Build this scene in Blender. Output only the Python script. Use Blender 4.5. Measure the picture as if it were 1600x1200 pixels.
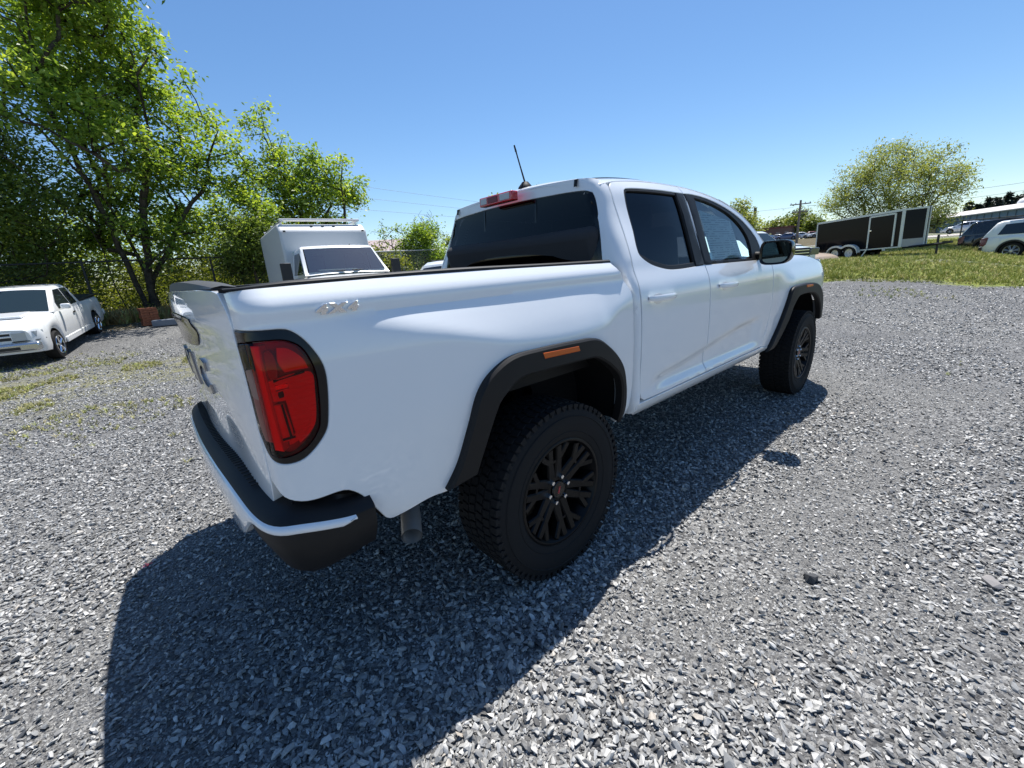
import bpy, bmesh, math, random
import numpy as np
from mathutils import Vector, Matrix, Euler
from mathutils.geometry import delaunay_2d_cdt
random.seed(7)
RNG = np.random.default_rng(7)
for _o in list(bpy.data.objects):
    bpy.data.objects.remove(_o)
SC = bpy.context.scene
COL = SC.collection
R = math.radians

# ------------------------------------------------------------------ camera
CAM_POS = (-1.211, -2.059, 1.330)
CAM_YAW, CAM_PITCH, CAM_ROLL = 0.8585, -0.2683, -0.0708
cd = bpy.data.cameras.new('camera')
cd.sensor_width = 36.0
cd.lens = 36.0 * 659.03 / 1600.0
cd.clip_start = 0.05
cd.clip_end = 3000
cam = bpy.data.objects.new('camera', cd)
COL.objects.link(cam)
_f = Vector((math.cos(CAM_PITCH) * math.cos(CAM_YAW), math.cos(CAM_PITCH) * math.sin(CAM_YAW), math.sin(CAM_PITCH)))
_r = _f.cross(Vector((0, 0, 1))).normalized()
_u = _r.cross(_f)
_r2 = _r * math.cos(CAM_ROLL) + _u * math.sin(CAM_ROLL)
_u2 = -_r * math.sin(CAM_ROLL) + _u * math.cos(CAM_ROLL)
_M = Matrix(((_r2.x, _u2.x, -_f.x), (_r2.y, _u2.y, -_f.y), (_r2.z, _u2.z, -_f.z))).to_4x4()
_M.translation = Vector(CAM_POS)
cam.matrix_world = _M
SC.camera = cam

# ------------------------------------------------------------------ sky, sun, exposure
SUN_DIR = Vector((0.375, 0.22, 1.0)).normalized()          # towards the sun
SUN_EL = math.asin(SUN_DIR.z)
SUN_AZ = math.atan2(SUN_DIR.y, SUN_DIR.x)
world = bpy.data.worlds.new('World')
SC.world = world
world.use_nodes = True
_nt = world.node_tree
_nt.nodes.clear()
_out = _nt.nodes.new('ShaderNodeOutputWorld')
_bg = _nt.nodes.new('ShaderNodeBackground')
_sky = _nt.nodes.new('ShaderNodeTexSky')
_sky.sky_type = 'NISHITA'
_sky.sun_disc = False
_sky.sun_elevation = SUN_EL
_sky.sun_rotation = math.pi / 2 - SUN_AZ
_sky.altitude = 100
_sky.air_density = 1.0
_sky.dust_density = 0.25
_sky.ozone_density = 3.2
_bg.inputs['Strength'].default_value = 0.098
_hs = _nt.nodes.new('ShaderNodeHueSaturation'); _hs.inputs['Saturation'].default_value = 1.16
_nt.links.new(_sky.outputs[0], _hs.inputs['Color'])
_nt.links.new(_hs.outputs[0], _bg.inputs['Color'])
_nt.links.new(_bg.outputs[0], _out.inputs['Surface'])
sd = bpy.data.lights.new('sun', 'SUN')
sd.energy = 5.0
sd.angle = R(0.53)
sd.color = (1.0, 0.965, 0.91)
sun = bpy.data.objects.new('sun', sd)
sun.rotation_euler = SUN_DIR.to_track_quat('Z', 'Y').to_euler()
sun.location = (8, 6, 30)
COL.objects.link(sun)
SC.view_settings.view_transform = 'Standard'
SC.view_settings.look = 'None'
SC.view_settings.exposure = 0.6
SC.view_settings.gamma = 1.0
SC.view_settings.use_curve_mapping = False
SC.cycles.max_bounces = 8
SC.cycles.transparent_max_bounces = 12

# ------------------------------------------------------------------ materials
MATS = {}
def mat(name, color, rough=0.5, metal=0.0, spec=0.5, coat=0.0, emis=None):
    if name in MATS: return MATS[name]
    m = bpy.data.materials.new(name)
    m.use_nodes = True
    b = m.node_tree.nodes['Principled BSDF']
    b.inputs['Base Color'].default_value = (*color, 1)
    b.inputs['Roughness'].default_value = rough
    b.inputs['Metallic'].default_value = metal
    b.inputs['Specular IOR Level'].default_value = spec
    b.inputs['Coat Weight'].default_value = coat
    b.inputs['Coat Roughness'].default_value = 0.02
    MATS[name] = m
    return m
def N(m, kind, **kw):
    n = m.node_tree.nodes.new(kind)
    for k, v in kw.items():
        if k in n.inputs.keys(): n.inputs[k].default_value = v
        else: setattr(n, k, v)
    return n
def L(m, a, b): m.node_tree.links.new(a, b)
def BS(m): return m.node_tree.nodes['Principled BSDF']
def ramp(m, fac, stops):
    r = N(m, 'ShaderNodeValToRGB')
    e = r.color_ramp.elements
    while len(e) < len(stops): e.new(0.5)
    for i, (p, c) in enumerate(stops):
        e[i].position = p; e[i].color = (*c, 1)
    L(m, fac, r.inputs[0])
    return r.outputs[0]
def noise_color(m, scale, stops, detail=4, coord='Object', rough=0.55):
    tc = N(m, 'ShaderNodeTexCoord')
    n = N(m, 'ShaderNodeTexNoise', Scale=scale, Detail=detail, Roughness=rough)
    L(m, tc.outputs[coord], n.inputs['Vector'])
    o = ramp(m, n.outputs['Fac'], stops)
    L(m, o, BS(m).inputs['Base Color'])
    return n
def bump(m, scale, strength, dist=0.01, kind='noise', coord='Object', detail=3):
    tc = N(m, 'ShaderNodeTexCoord')
    if kind == 'noise': n = N(m, 'ShaderNodeTexNoise', Scale=scale, Detail=detail); o = n.outputs['Fac']
    else: n = N(m, 'ShaderNodeTexVoronoi', Scale=scale); o = n.outputs['Distance']
    L(m, tc.outputs[coord], n.inputs['Vector'])
    b = N(m, 'ShaderNodeBump', Strength=strength, Distance=dist)
    L(m, o, b.inputs['Height'])
    L(m, b.outputs[0], BS(m).inputs['Normal'])
def glass_mat(name, tint, gloss=1.0, ior=1.5):
    """thin tinted window glass: lets light straight through with a tint, reflects by Fresnel"""
    if name in MATS: return MATS[name]
    m = bpy.data.materials.new(name); m.use_nodes = True
    nt = m.node_tree; nt.nodes.clear()
    o = nt.nodes.new('ShaderNodeOutputMaterial'); mx = nt.nodes.new('ShaderNodeMixShader')
    t = nt.nodes.new('ShaderNodeBsdfTransparent'); g = nt.nodes.new('ShaderNodeBsdfGlossy'); f = nt.nodes.new('ShaderNodeFresnel')
    t.inputs[0].default_value = (*tint, 1); g.inputs['Roughness'].default_value = 0.015
    g.inputs[0].default_value = (gloss, gloss, gloss, 1)
    f.inputs['IOR'].default_value = ior
    nt.links.new(f.outputs[0], mx.inputs[0]); nt.links.new(t.outputs[0], mx.inputs[1]); nt.links.new(g.outputs[0], mx.inputs[2])
    nt.links.new(mx.outputs[0], o.inputs[0])
    MATS[name] = m
    return m

# ------------------------------------------------------------------ object helpers
def tag(o, label=None, cat=None, group=None, kind=None):
    if label: o['label'] = label
    if cat: o['category'] = cat
    if group: o['group'] = group
    if kind: o['kind'] = kind
    return o
def thing(name, label, cat, loc=(0, 0, 0), rz=0.0, group=None):
    o = bpy.data.objects.new(name, None)
    o.empty_display_size = 0.2
    COL.objects.link(o)
    o.location = loc; o.rotation_euler = (0, 0, rz)
    return tag(o, label, cat, group)
def link(name, me, m=None, parent=None):
    o = bpy.data.objects.new(name, me)
    COL.objects.link(o)
    if m is not None and not me.materials: me.materials.append(m)
    if parent is not None: o.parent = parent
    return o
def finish(me, smooth=True, sharp=38):
    if smooth:
        me.polygons.foreach_set('use_smooth', [True] * len(me.polygons))
        me.set_sharp_from_angle(angle=R(sharp))
    me.update()
def mesh(name, verts, faces, m, parent=None, smooth=True, sharp=38, kind=None, fix=True):
    me = bpy.data.meshes.new(name)
    me.from_pydata([tuple(v) for v in verts], [], [tuple(f) for f in faces])
    if fix:
        bm = bmesh.new(); bm.from_mesh(me)
        bmesh.ops.recalc_face_normals(bm, faces=bm.faces)
        bm.to_mesh(me); bm.free()
    finish(me, smooth, sharp)
    o = link(name, me, m, parent)
    if kind: o['kind'] = kind
    return o
def dup(o, parent=None, **kw):
    c = o.copy(); COL.objects.link(c)
    if parent is not None: c.parent = parent
    for ch in list(o.children): dup(ch, c)
    return c

class MB:
    """collects simple shapes into one mesh"""
    def __init__(s): s.v = []; s.f = []
    def add(s, V, F):
        b = len(s.v); s.v += [tuple(v) for v in V]; s.f += [tuple(i + b for i in f) for f in F]; return s
    def box(s, c, d, rot=None, taper=1.0):
        x, y, z = d[0] / 2, d[1] / 2, d[2] / 2
        P = [Vector(p) for p in ((-x, -y, -z), (x, -y, -z), (x, y, -z), (-x, y, -z), (-x * taper, -y * taper, z), (x * taper, -y * taper, z), (x * taper, y * taper, z), (-x * taper, y * taper, z))]
        if rot is not None:
            E = Euler(rot).to_matrix(); P = [E @ p for p in P]
        c = Vector(c)
        return s.add([p + c for p in P], [(3, 2, 1, 0), (4, 5, 6, 7), (0, 1, 5, 4), (1, 2, 6, 5), (2, 3, 7, 6), (3, 0, 4, 7)])
    def tube(s, pts, rad, n=8, cap=True):
        pts = [Vector(p) for p in pts]
        if not hasattr(rad, '__len__'): rad = [rad] * len(pts)
        rings = []; up = None
        V = []
        for i, p in enumerate(pts):
            t = (pts[min(i + 1, len(pts) - 1)] - pts[max(i - 1, 0)]).normalized()
            if up is None:
                up = Vector((0, 0, 1)) if abs(t.z) < 0.9 else Vector((1, 0, 0))
            a = t.cross(up).normalized(); up = a.cross(t).normalized()
            for k in range(n):
                th = 2 * math.pi * k / n
                V.append(p + (a * math.cos(th) + up * math.sin(th)) * rad[i])
        F = []
        for i in range(len(pts) - 1):
            for k in range(n):
                F.append((i * n + k, i * n + (k + 1) % n, (i + 1) * n + (k + 1) % n, (i + 1) * n + k))
        if cap:
            F.append(tuple(range(n - 1, -1, -1))); F.append(tuple(range((len(pts) - 1) * n, len(pts) * n)))
        return s.add(V, F)
    def lathe(s, prof, origin=(0, 0, 0), axis='y', n=48, close=False):
        """prof: (radius, along axis)"""
        V = []; F = []; m_ = len(prof); o = Vector(origin)
        for k in range(n):
            th = 2 * math.pi * k / n; c, d = math.cos(th), math.sin(th)
            for r_, a in prof:
                p = {'y': (r_ * c, a, r_ * d), 'z': (r_ * c, r_ * d, a), 'x': (a, r_ * c, r_ * d)}[axis]
                V.append(o + Vector(p))
        for k in range(n):
            for i in range(m_ if close else m_ - 1):
                j = (i + 1) % m_
                F.append((k * m_ + i, k * m_ + j, ((k + 1) % n) * m_ + j, ((k + 1) % n) * m_ + i))
        return s.add(V, F)
    def prism(s, poly, a0, a1, axis='y'):
        """extrude a 2D polygon (x,z) along y, or (x,y) along z, or (y,z) along x"""
        n = len(poly)
        def P(p, a): return {'y': (p[0], a, p[1]), 'z': (p[0], p[1], a), 'x': (a, p[0], p[1])}[axis]
        V = [P(p, a0) for p in poly] + [P(p, a1) for p in poly]
        F = [tuple(range(n - 1, -1, -1)), tuple(range(n, 2 * n))]
        F += [(i, (i + 1) % n, n + (i + 1) % n, n + i) for i in range(n)]
        return s.add(V, F)
    def obj(s, name, m, parent=None, smooth=True, sharp=38, bevel=0.0, seg=2, kind=None):
        o = mesh(name, s.v, s.f, m, parent, smooth, sharp, kind)
        if bevel:
            b = o.modifiers.new('bevel', 'BEVEL'); b.width = bevel; b.segments = seg; b.limit_method = 'ANGLE'; b.angle_limit = R(30)
            b.harden_normals = False
        return o

def grid(name, rows, m, parent=None, sharp=38, closed=False, fix=True):
    """rows: list of equal-length point lists"""
    V = [p for r_ in rows for p in r_]; n = len(rows[0]); F = []
    for i in range(len(rows) - 1):
        for k in range(n if closed else n - 1):
            F.append((i * n + k, i * n + (k + 1) % n, (i + 1) * n + (k + 1) % n, (i + 1) * n + k))
    return mesh(name, V, F, m, parent, True, sharp, fix=fix)

def catmull(pts, step=0.02, closed=True):
    """smooth a polygon; points given as (a, b, 'c') stay sharp corners"""
    n = len(pts); out = []
    rng = range(n if closed else n - 1)
    for i in rng:
        p1 = pts[i]; p2 = pts[(i + 1) % n]
        p0 = pts[(i - 1) % n] if (closed or i > 0) else p1
        p3 = pts[(i + 2) % n] if (closed or i + 2 < n) else p2
        a = np.array(p1[:2], float); b = np.array(p2[:2], float)
        l = np.linalg.norm(b - a)
        k = max(1, int(round(l / step)))
        m1 = (b - np.array(p0[:2], float)) * 0.5; m2 = (np.array(p3[:2], float) - a) * 0.5
        l0 = np.linalg.norm(a - np.array(p0[:2], float)); l3 = np.linalg.norm(np.array(p3[:2], float) - b)
        if l0 + l > 0: m1 = m1 * 2 * l / (l0 + l)
        if l3 + l > 0: m2 = m2 * 2 * l / (l3 + l)
        if len(p1) > 2: m1 = b - a
        if len(p2) > 2: m2 = b - a
        for j in range(k):
            t = j / k
            out.append(tuple(a * (1 + 2 * t) * (1 - t) ** 2 + m1 * t * (1 - t) ** 2 + b * t * t * (3 - 2 * t) + m2 * t * t * (t - 1)))
    if not closed: out.append(tuple(pts[-1][:2]))
    return out
def area2(p): return sum(p[i][0] * p[(i + 1) % len(p)][1] - p[(i + 1) % len(p)][0] * p[i][1] for i in range(len(p))) / 2
def offset2(poly, d):
    """move a CCW polygon outward by d"""
    n = len(poly); out = []
    P = [np.array(p) for p in poly]
    for i in range(n):
        e1 = P[i] - P[i - 1]; e2 = P[(i + 1) % n] - P[i]
        n1 = np.array((e1[1], -e1[0])); n2 = np.array((e2[1], -e2[0]))
        n1 = n1 / (np.linalg.norm(n1) + 1e-12); n2 = n2 / (np.linalg.norm(n2) + 1e-12)
        b = n1 + n2; b = b / (np.linalg.norm(b) + 1e-12)
        k = d / max(0.5, float(b @ n1))
        out.append(tuple(P[i] + b * k))
    return out
def inside(pt, poly):
    c = False; n = len(poly); x, y = pt; j = n - 1
    for i in range(n):
        if (poly[i][1] > y) != (poly[j][1] > y) and x < (poly[j][0] - poly[i][0]) * (y - poly[i][1]) / (poly[j][1] - poly[i][1]) + poly[i][0]: c = not c
        j = i
    return c
def inside_np(P, poly):
    x, y = P[:, 0], P[:, 1]; c = np.zeros(len(P), bool); n = len(poly)
    for i in range(n):
        x1, y1 = poly[i]; x2, y2 = poly[i - 1]
        if y1 == y2: continue
        m_ = ((y1 > y) != (y2 > y)) & (x < (x2 - x1) * (y - y1) / (y2 - y1) + x1)
        c ^= m_
    return c
def panel(name, outline, fn, m, parent=None, holes=(), spacing=0.02, step=0.02, r=0.002, depth=0.02, off=0.0, smooth=True, sharp=33, mirror=False, back=False):
    """sheet-metal panel: a 2D outline (with holes) laid on the surface fn(a, b) -> 3D point, with rolled and flanged edges.
    off lifts it along the surface normal."""
    loops = []
    for k, lp in enumerate([outline] + list(holes)):
        lp = catmull(lp, step) if smooth else [p[:2] for p in lp]
        if area2(lp) < 0: lp = lp[::-1]
        loops.append((lp, k > 0))
    pts = []; edges = []; faces = []
    inn = []
    for lp, hole in loops:
        q = offset2(lp, r if hole else -r)
        b = len(pts); n = len(q); pts += q
        edges += [(b + i, b + (i + 1) % n) for i in range(n)]
        inn.append(q)
        faces.append(list(range(b, b + n)) if not hole else list(range(b + n - 1, b - 1, -1)))
    A = np.array(inn[0]); lo = A.min(0); hi = A.max(0)
    allp = np.concatenate([np.array(q) for q in inn])
    g = []
    for jz, z in enumerate(np.arange(lo[1] + spacing / 2, hi[1], spacing * 0.87)):
        for x in np.arange(lo[0] + spacing / 2, hi[0], spacing): g.append((x + (spacing / 2 if jz % 2 else 0), z))
    if g:
        g = np.array(g); ok = inside_np(g, inn[0])
        for h in inn[1:]: ok &= ~inside_np(g, h)
        g = g[ok]
        for s_ in range(0, len(g), 500):
            c = g[s_:s_ + 500]
            d = ((c[:, None, :] - allp[None]) ** 2).sum(2).min(1)
            pts += [tuple(p) for p in c[d > (spacing * 0.45) ** 2]]
    ov, oe, of, _, _, _ = delaunay_2d_cdt([Vector(p) for p in pts], edges, faces, 0, 1e-6)
    V2 = [tuple(v) for v in ov]
    VA = np.array(V2); FA = [tuple(f) for f in of]
    cen = np.array([VA[list(f)].mean(0) for f in FA]); ok = inside_np(cen, inn[0])
    for h in inn[1:]: ok &= ~inside_np(cen, h)
    F = [f for f, k in zip(FA, ok) if k]
    e = 0.004
    def nrm(a, b):
        p = Vector(fn(a + e, b)) - Vector(fn(a - e, b)); q = Vector(fn(a, b + e)) - Vector(fn(a, b - e))
        v = p.cross(q)
        return v.normalized() if v.length > 1e-12 else Vector((0, -1, 0))
    V3 = [Vector(fn(*v)) for v in V2]; Nn = [nrm(*v) for v in V2]
    if off: V3 = [p + n_ * off for p, n_ in zip(V3, Nn)]
    # flange
    key = {}
    for i, v in enumerate(V2): key.setdefault((round(v[0], 5), round(v[1], 5)), i)
    for (lp, hole), q in zip(loops, inn):
        idx = []
        for p in q:
            k = (round(p[0], 5), round(p[1], 5))
            i = key.get(k)
            if i is None: i = min(range(len(V2)), key=lambda j: (V2[j][0] - p[0]) ** 2 + (V2[j][1] - p[1]) ** 2)
            idx.append(i)
        n = len(q); b1 = len(V3)
        for p in lp: V3.append(Vector(fn(*p)) + nrm(*p) * (off - r))
        b2 = len(V3)
        for p in lp: V3.append(Vector(fn(*p)) + nrm(*p) * (off - depth))
        for i in range(n):
            j = (i + 1) % n
            F.append((idx[i], idx[j], b1 + j, b1 + i)); F.append((b1 + i, b1 + j, b2 + j, b2 + i))
        if back and not hole: F.append(tuple(range(b2, b2 + n)))
    if mirror: V3 = [Vector((p.x, -p.y, p.z)) for p in V3]
    return mesh(name, V3, F, m, parent, True, sharp)
def text_mesh(body, size, extrude, bevel=0.0, offset=0.0, align='CENTER', res=3):
    cu = bpy.data.curves.new('lettering', 'FONT')
    cu.body = body; cu.size = size; cu.extrude = extrude; cu.bevel_depth = bevel; cu.offset = offset
    cu.align_x = align; cu.align_y = 'CENTER'; cu.resolution_u = res
    o = bpy.data.objects.new('lettering', cu)
    COL.objects.link(o)
    bpy.context.view_layer.update()
    me = bpy.data.meshes.new_from_object(o.evaluated_get(bpy.context.evaluated_depsgraph_get()))
    bpy.data.objects.remove(o); bpy.data.curves.remove(cu)
    return me
# ================================================================== terrain, gravel, grass
def sst0(a, b, x):
    t = np.clip((np.asarray(x, float) - a) / (b - a), 0, 1); return t * t * (3 - 2 * t)
def H(x, y):
    """height of the ground"""
    hl = .46 * sst0(11, 16.5, y)
    hr = .62 * sst0(8, 21, x) + .62 * sst0(22, 46, x) + .010 * np.maximum(0, np.asarray(x, float) - 46)
    hr = hr * (1 - .86 * sst0(-.5, 4.0, -np.asarray(y, float)) * (1 - sst0(36, 52, x)))
    hr = hr + 1.2 * sst0(80, 108, x) * sst0(4, 18, y)
    return np.maximum(hl, hr) if not np.isscalar(x) else float(max(hl, hr))
def axis_pts(lo, hi, fine_lo, fine_hi, st):
    a = list(np.arange(fine_lo, fine_hi + 1e-6, st)); d = st
    while a[-1] < hi: d *= 1.28; a.append(a[-1] + d)
    d = st
    while a[0] > lo: d *= 1.28; a.insert(0, a[0] - d)
    return np.array(a)
gx = axis_pts(-900, 1500, -10, 46, .5); gy = axis_pts(-900, 1200, -14, 24, .5)
X, Y = np.meshgrid(gx, gy); Z = H(X.ravel(), Y.ravel()).reshape(X.shape)
GM = mat('gravel_ground', (.2, .2, .2), .95, spec=.2)
def build_ground_material(m):
    tc = N(m, 'ShaderNodeTexCoord'); P = tc.outputs['Object']
    sep = N(m, 'ShaderNodeSeparateXYZ'); L(m, P, sep.inputs[0])
    def mth(op, a, b=None, c=None):
        n = N(m, 'ShaderNodeMath', operation=op)
        for i, v in enumerate((a, b, c)):
            if v is None: continue
            if isinstance(v, (int, float)): n.inputs[i].default_value = v
            else: L(m, v, n.inputs[i])
        return n.outputs[0]
    def smooth(v, a, b):
        n = N(m, 'ShaderNodeMapRange', interpolation_type='SMOOTHSTEP'); L(m, v, n.inputs['Value']); n.inputs['From Min'].default_value = a; n.inputs['From Max'].default_value = b
        return n.outputs['Result']
    def noise(s, d=3, r=.6):
        n = N(m, 'ShaderNodeTexNoise', Scale=s, Detail=d, Roughness=r); L(m, P, n.inputs['Vector']); return n.outputs['Fac']
    def mix(f, a, b):
        n = N(m, 'ShaderNodeMix', data_type='RGBA')
        L(m, f, n.inputs[0])
        for v, i in ((a, 6), (b, 7)):
            if isinstance(v, tuple): n.inputs[i].default_value = (*v, 1)
            else: L(m, v, n.inputs[i])
        return n.outputs[2]
    vo = N(m, 'ShaderNodeTexVoronoi', Scale=64.0, Randomness=1.0); L(m, P, vo.inputs['Vector'])
    vo2 = N(m, 'ShaderNodeTexVoronoi', Scale=170.0); L(m, P, vo2.inputs['Vector'])
    sepc = N(m, 'ShaderNodeSeparateColor'); L(m, vo.outputs['Color'], sepc.inputs[0])
    sepd = N(m, 'ShaderNodeSeparateColor'); L(m, vo2.outputs['Color'], sepd.inputs[0])
    g1 = ramp(m, sepc.outputs[0], [(0, (.065, .065, .066)), (.35, (.14, .14, .14)), (.75, (.25, .25, .246)), (1, (.38, .38, .37))])
    g2 = ramp(m, sepd.outputs[0], [(0, (.08, .08, .081)), (.6, (.18, .18, .178)), (1, (.31, .31, .30))])
    gr = mix(smooth(noise(1.3), .40, .56), g1, g2)
    big = ramp(m, noise(.35, 4), [(.3, (.78, .78, .8)), (.7, (1.08, 1.07, 1.05))])
    mul = N(m, 'ShaderNodeMix', data_type='RGBA', blend_type='MULTIPLY'); mul.inputs[0].default_value = 1; L(m, gr, mul.inputs[6]); L(m, big, mul.inputs[7])
    gravel = mul.outputs[2]
    grass = ramp(m, noise(3.2, 5, .7), [(.30, (.11, .135, .022)), (.5, (.19, .22, .045)), (.62, (.26, .27, .07)), (.78, (.32, .29, .12))])
    weeds = ramp(m, noise(7, 4, .7), [(.3, (.15, .15, .06)), (.55, (.23, .22, .10)), (.8, (.31, .29, .18))])
    earth = ramp(m, noise(5, 4), [(.3, (.05, .045, .03)), (.7, (.16, .13, .07))])
    n1 = noise(.45, 4); n2 = noise(2.4, 4)
    xw = mth('ADD', sep.outputs[0], mth('MULTIPLY', mth('SUBTRACT', n1, .5), 5.0))
    xw = mth('ADD', xw, mth('MULTIPLY', mth('SUBTRACT', n2, .5), 2.2))
    mg = smooth(xw, 13.8, 14.6)
    # a worn gravel drive crosses the grass to the parked cars
    drv = mth('MULTIPLY', smooth(mth('ABSOLUTE', mth('ADD', xw, -20.6)), 1.0, .3), smooth(sep.outputs[1], .6, -.6))
    mg = mth('MULTIPLY', mg, mth('SUBTRACT', 1.0, mth('MULTIPLY', drv, .75)))
    lot = smooth(sep.outputs[0], 44, 50)
    mg = mth('MULTIPLY', mg, mth('SUBTRACT', 1.0, mth('MULTIPLY', lot, .65)))
    yw = mth('ADD', sep.outputs[1], mth('MULTIPLY', mth('SUBTRACT', n1, .5), 3.0))
    mw = mth('MULTIPLY', smooth(mth('ABSOLUTE', mth('ADD', yw, -7.6)), 2.6, .6), smooth(n2, .36, .56))
    mw = mth('MULTIPLY', mw, smooth(sep.outputs[0], 6.0, 2.0))
    me_ = smooth(yw, 14.4, 16.0)
    c = mix(mth('MULTIPLY', mw, .72), gravel, weeds)
    c = mix(mg, c, grass)
    c = mix(me_, c, earth)
    L(m, c, BS(m).inputs['Base Color'])
    b = N(m, 'ShaderNodeBump', Strength=.9, Distance=.012)
    hsum = mth('ADD', mth('MULTIPLY', vo.outputs['Distance'], -1.0), mth('MULTIPLY', vo2.outputs['Distance'], -.35))
    L(m, mth('ADD', hsum, mth('MULTIPLY', sepc.outputs[1], .5)), b.inputs['Height']); L(m, b.outputs[0], BS(m).inputs['Normal'])
build_ground_material(GM)
ground = grid('ground', [[(X[i, j], Y[i, j], Z[i, j]) for j in range(len(gx))] for i in range(len(gy))], GM, fix=False)
ground['kind'] = 'structure'

# ---- scattering helper: points carrying rotation, scale and a pick index; instanced by geometry nodes
def scatter(name, P, rot, scl, idx, protos, kind='stuff'):
    me = bpy.data.meshes.new(name)
    me.vertices.add(len(P)); me.vertices.foreach_set('co', np.asarray(P, np.float32).ravel())
    for nm, data in (('rot', rot), ('scl', scl)):
        a = me.attributes.new(nm, 'FLOAT_VECTOR', 'POINT'); a.data.foreach_set('vector', np.asarray(data, np.float32).ravel())
    a = me.attributes.new('idx', 'INT', 'POINT'); a.data.foreach_set('value', np.asarray(idx, np.int32))
    o = link(name, me)
    ng = bpy.data.node_groups.new(name, 'GeometryNodeTree')
    ng.interface.new_socket('Geometry', in_out='INPUT', socket_type='NodeSocketGeometry')
    ng.interface.new_socket('Geometry', in_out='OUTPUT', socket_type='NodeSocketGeometry')
    gi = ng.nodes.new('NodeGroupInput'); go = ng.nodes.new('NodeGroupOutput')
    ip = ng.nodes.new('GeometryNodeInstanceOnPoints'); ip.inputs['Pick Instance'].default_value = True
    jn = ng.nodes.new('GeometryNodeGeometryToInstance')
    for pr in protos[::-1]:
        oi = ng.nodes.new('GeometryNodeObjectInfo'); oi.inputs['Object'].default_value = pr; oi.inputs['As Instance'].default_value = False
        ng.links.new(oi.outputs['Geometry'], jn.inputs[0])
    ng.links.new(jn.outputs[0], ip.inputs['Instance'])
    ng.links.new(gi.outputs[0], ip.inputs['Points'])
    for nm, ty, sock in (('rot', 'FLOAT_VECTOR', 'Rotation'), ('scl', 'FLOAT_VECTOR', 'Scale'), ('idx', 'INT', 'Instance Index')):
        at = ng.nodes.new('GeometryNodeInputNamedAttribute'); at.data_type = ty; at.inputs[0].default_value = nm
        ng.links.new(at.outputs['Attribute'], ip.inputs[sock])
    ng.links.new(ip.outputs[0], go.inputs[0])
    md = o.modifiers.new('scatter', 'NODES'); md.node_group = ng
    o['kind'] = kind
    return o
def proto(name, verts, faces, m, smooth=False):
    me = bpy.data.meshes.new(name); me.from_pydata(verts, [], faces)
    if smooth: finish(me)
    me.materials.append(m)
    return bpy.data.objects.new(name, me)       # source of a scatter, not linked to the scene
def hull_stone(seed, n=13, flat=.5):
    rg = np.random.default_rng(seed)
    bm = bmesh.new()
    for _ in range(n):
        v = rg.normal(size=3); v /= np.linalg.norm(v); v *= rg.uniform(.75, 1.0)
        bm.verts.new((v[0] * 1.0, v[1] * rg.uniform(.66, .8), v[2] * flat))
    r = bmesh.ops.convex_hull(bm, input=bm.verts)
    bmesh.ops.delete(bm, geom=[g for g in r['geom_interior'] if isinstance(g, bmesh.types.BMVert)], context='VERTS')
    vs = [tuple(v.co) for v in bm.verts]; bm.verts.index_update()
    fs = [tuple(v.index for v in f.verts) for f in bm.faces]; bm.free()
    return vs, fs
STONE = mat('gravel_stone', (.3, .3, .3), .52, spec=.7)
_oi = N(STONE, 'ShaderNodeObjectInfo')
_rc = ramp(STONE, _oi.outputs['Random'], [(0, (.06, .06, .061)), (.15, (.15, .15, .149)), (.5, (.27, .27, .263)), (.82, (.38, .376, .364)), (.97, (.54, .53, .51)), (1, (.40, .35, .29))])
_tc = N(STONE, 'ShaderNodeTexCoord'); _nn = N(STONE, 'ShaderNodeTexNoise', Scale=2.2, Detail=4); L(STONE, _tc.outputs['Object'], _nn.inputs['Vector'])
_mm = N(STONE, 'ShaderNodeMix', data_type='RGBA', blend_type='MULTIPLY'); _mm.inputs[0].default_value = .55
L(STONE, _rc, _mm.inputs[6]); L(STONE, ramp(STONE, _nn.outputs['Fac'], [(.3, (.62, .62, .64)), (.7, (1.2, 1.2, 1.18))]), _mm.inputs[7]); L(STONE, _mm.outputs[2], BS(STONE).inputs['Base Color'])
protos = [proto('stone_shape', *hull_stone(40 + k, 11 + k % 4, (.36, .5, .62, .44)[k % 4]), STONE) for k in range(10)]
def lowfreq(x, y, s, seed):
    rg = np.random.default_rng(seed); v = 0
    for k in range(5):
        a = rg.uniform(0, 6.28); f = s * rg.uniform(.5, 1.6); v = v + np.sin((x * math.cos(a) + y * math.sin(a)) * f + rg.uniform(0, 6.28))
    return v / 5
def ring_points(r0, r1, dens, rg, az0=-75, az1=185):
    a0, a1 = R(az0), R(az1); area = (r1 * r1 - r0 * r0) * (a1 - a0) / 2
    n = int(area * dens); r = np.sqrt(rg.uniform(r0 * r0, r1 * r1, n)); a = rg.uniform(a0, a1, n)
    return CAM_POS[0] + r * np.cos(a), CAM_POS[1] + r * np.sin(a)
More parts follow.
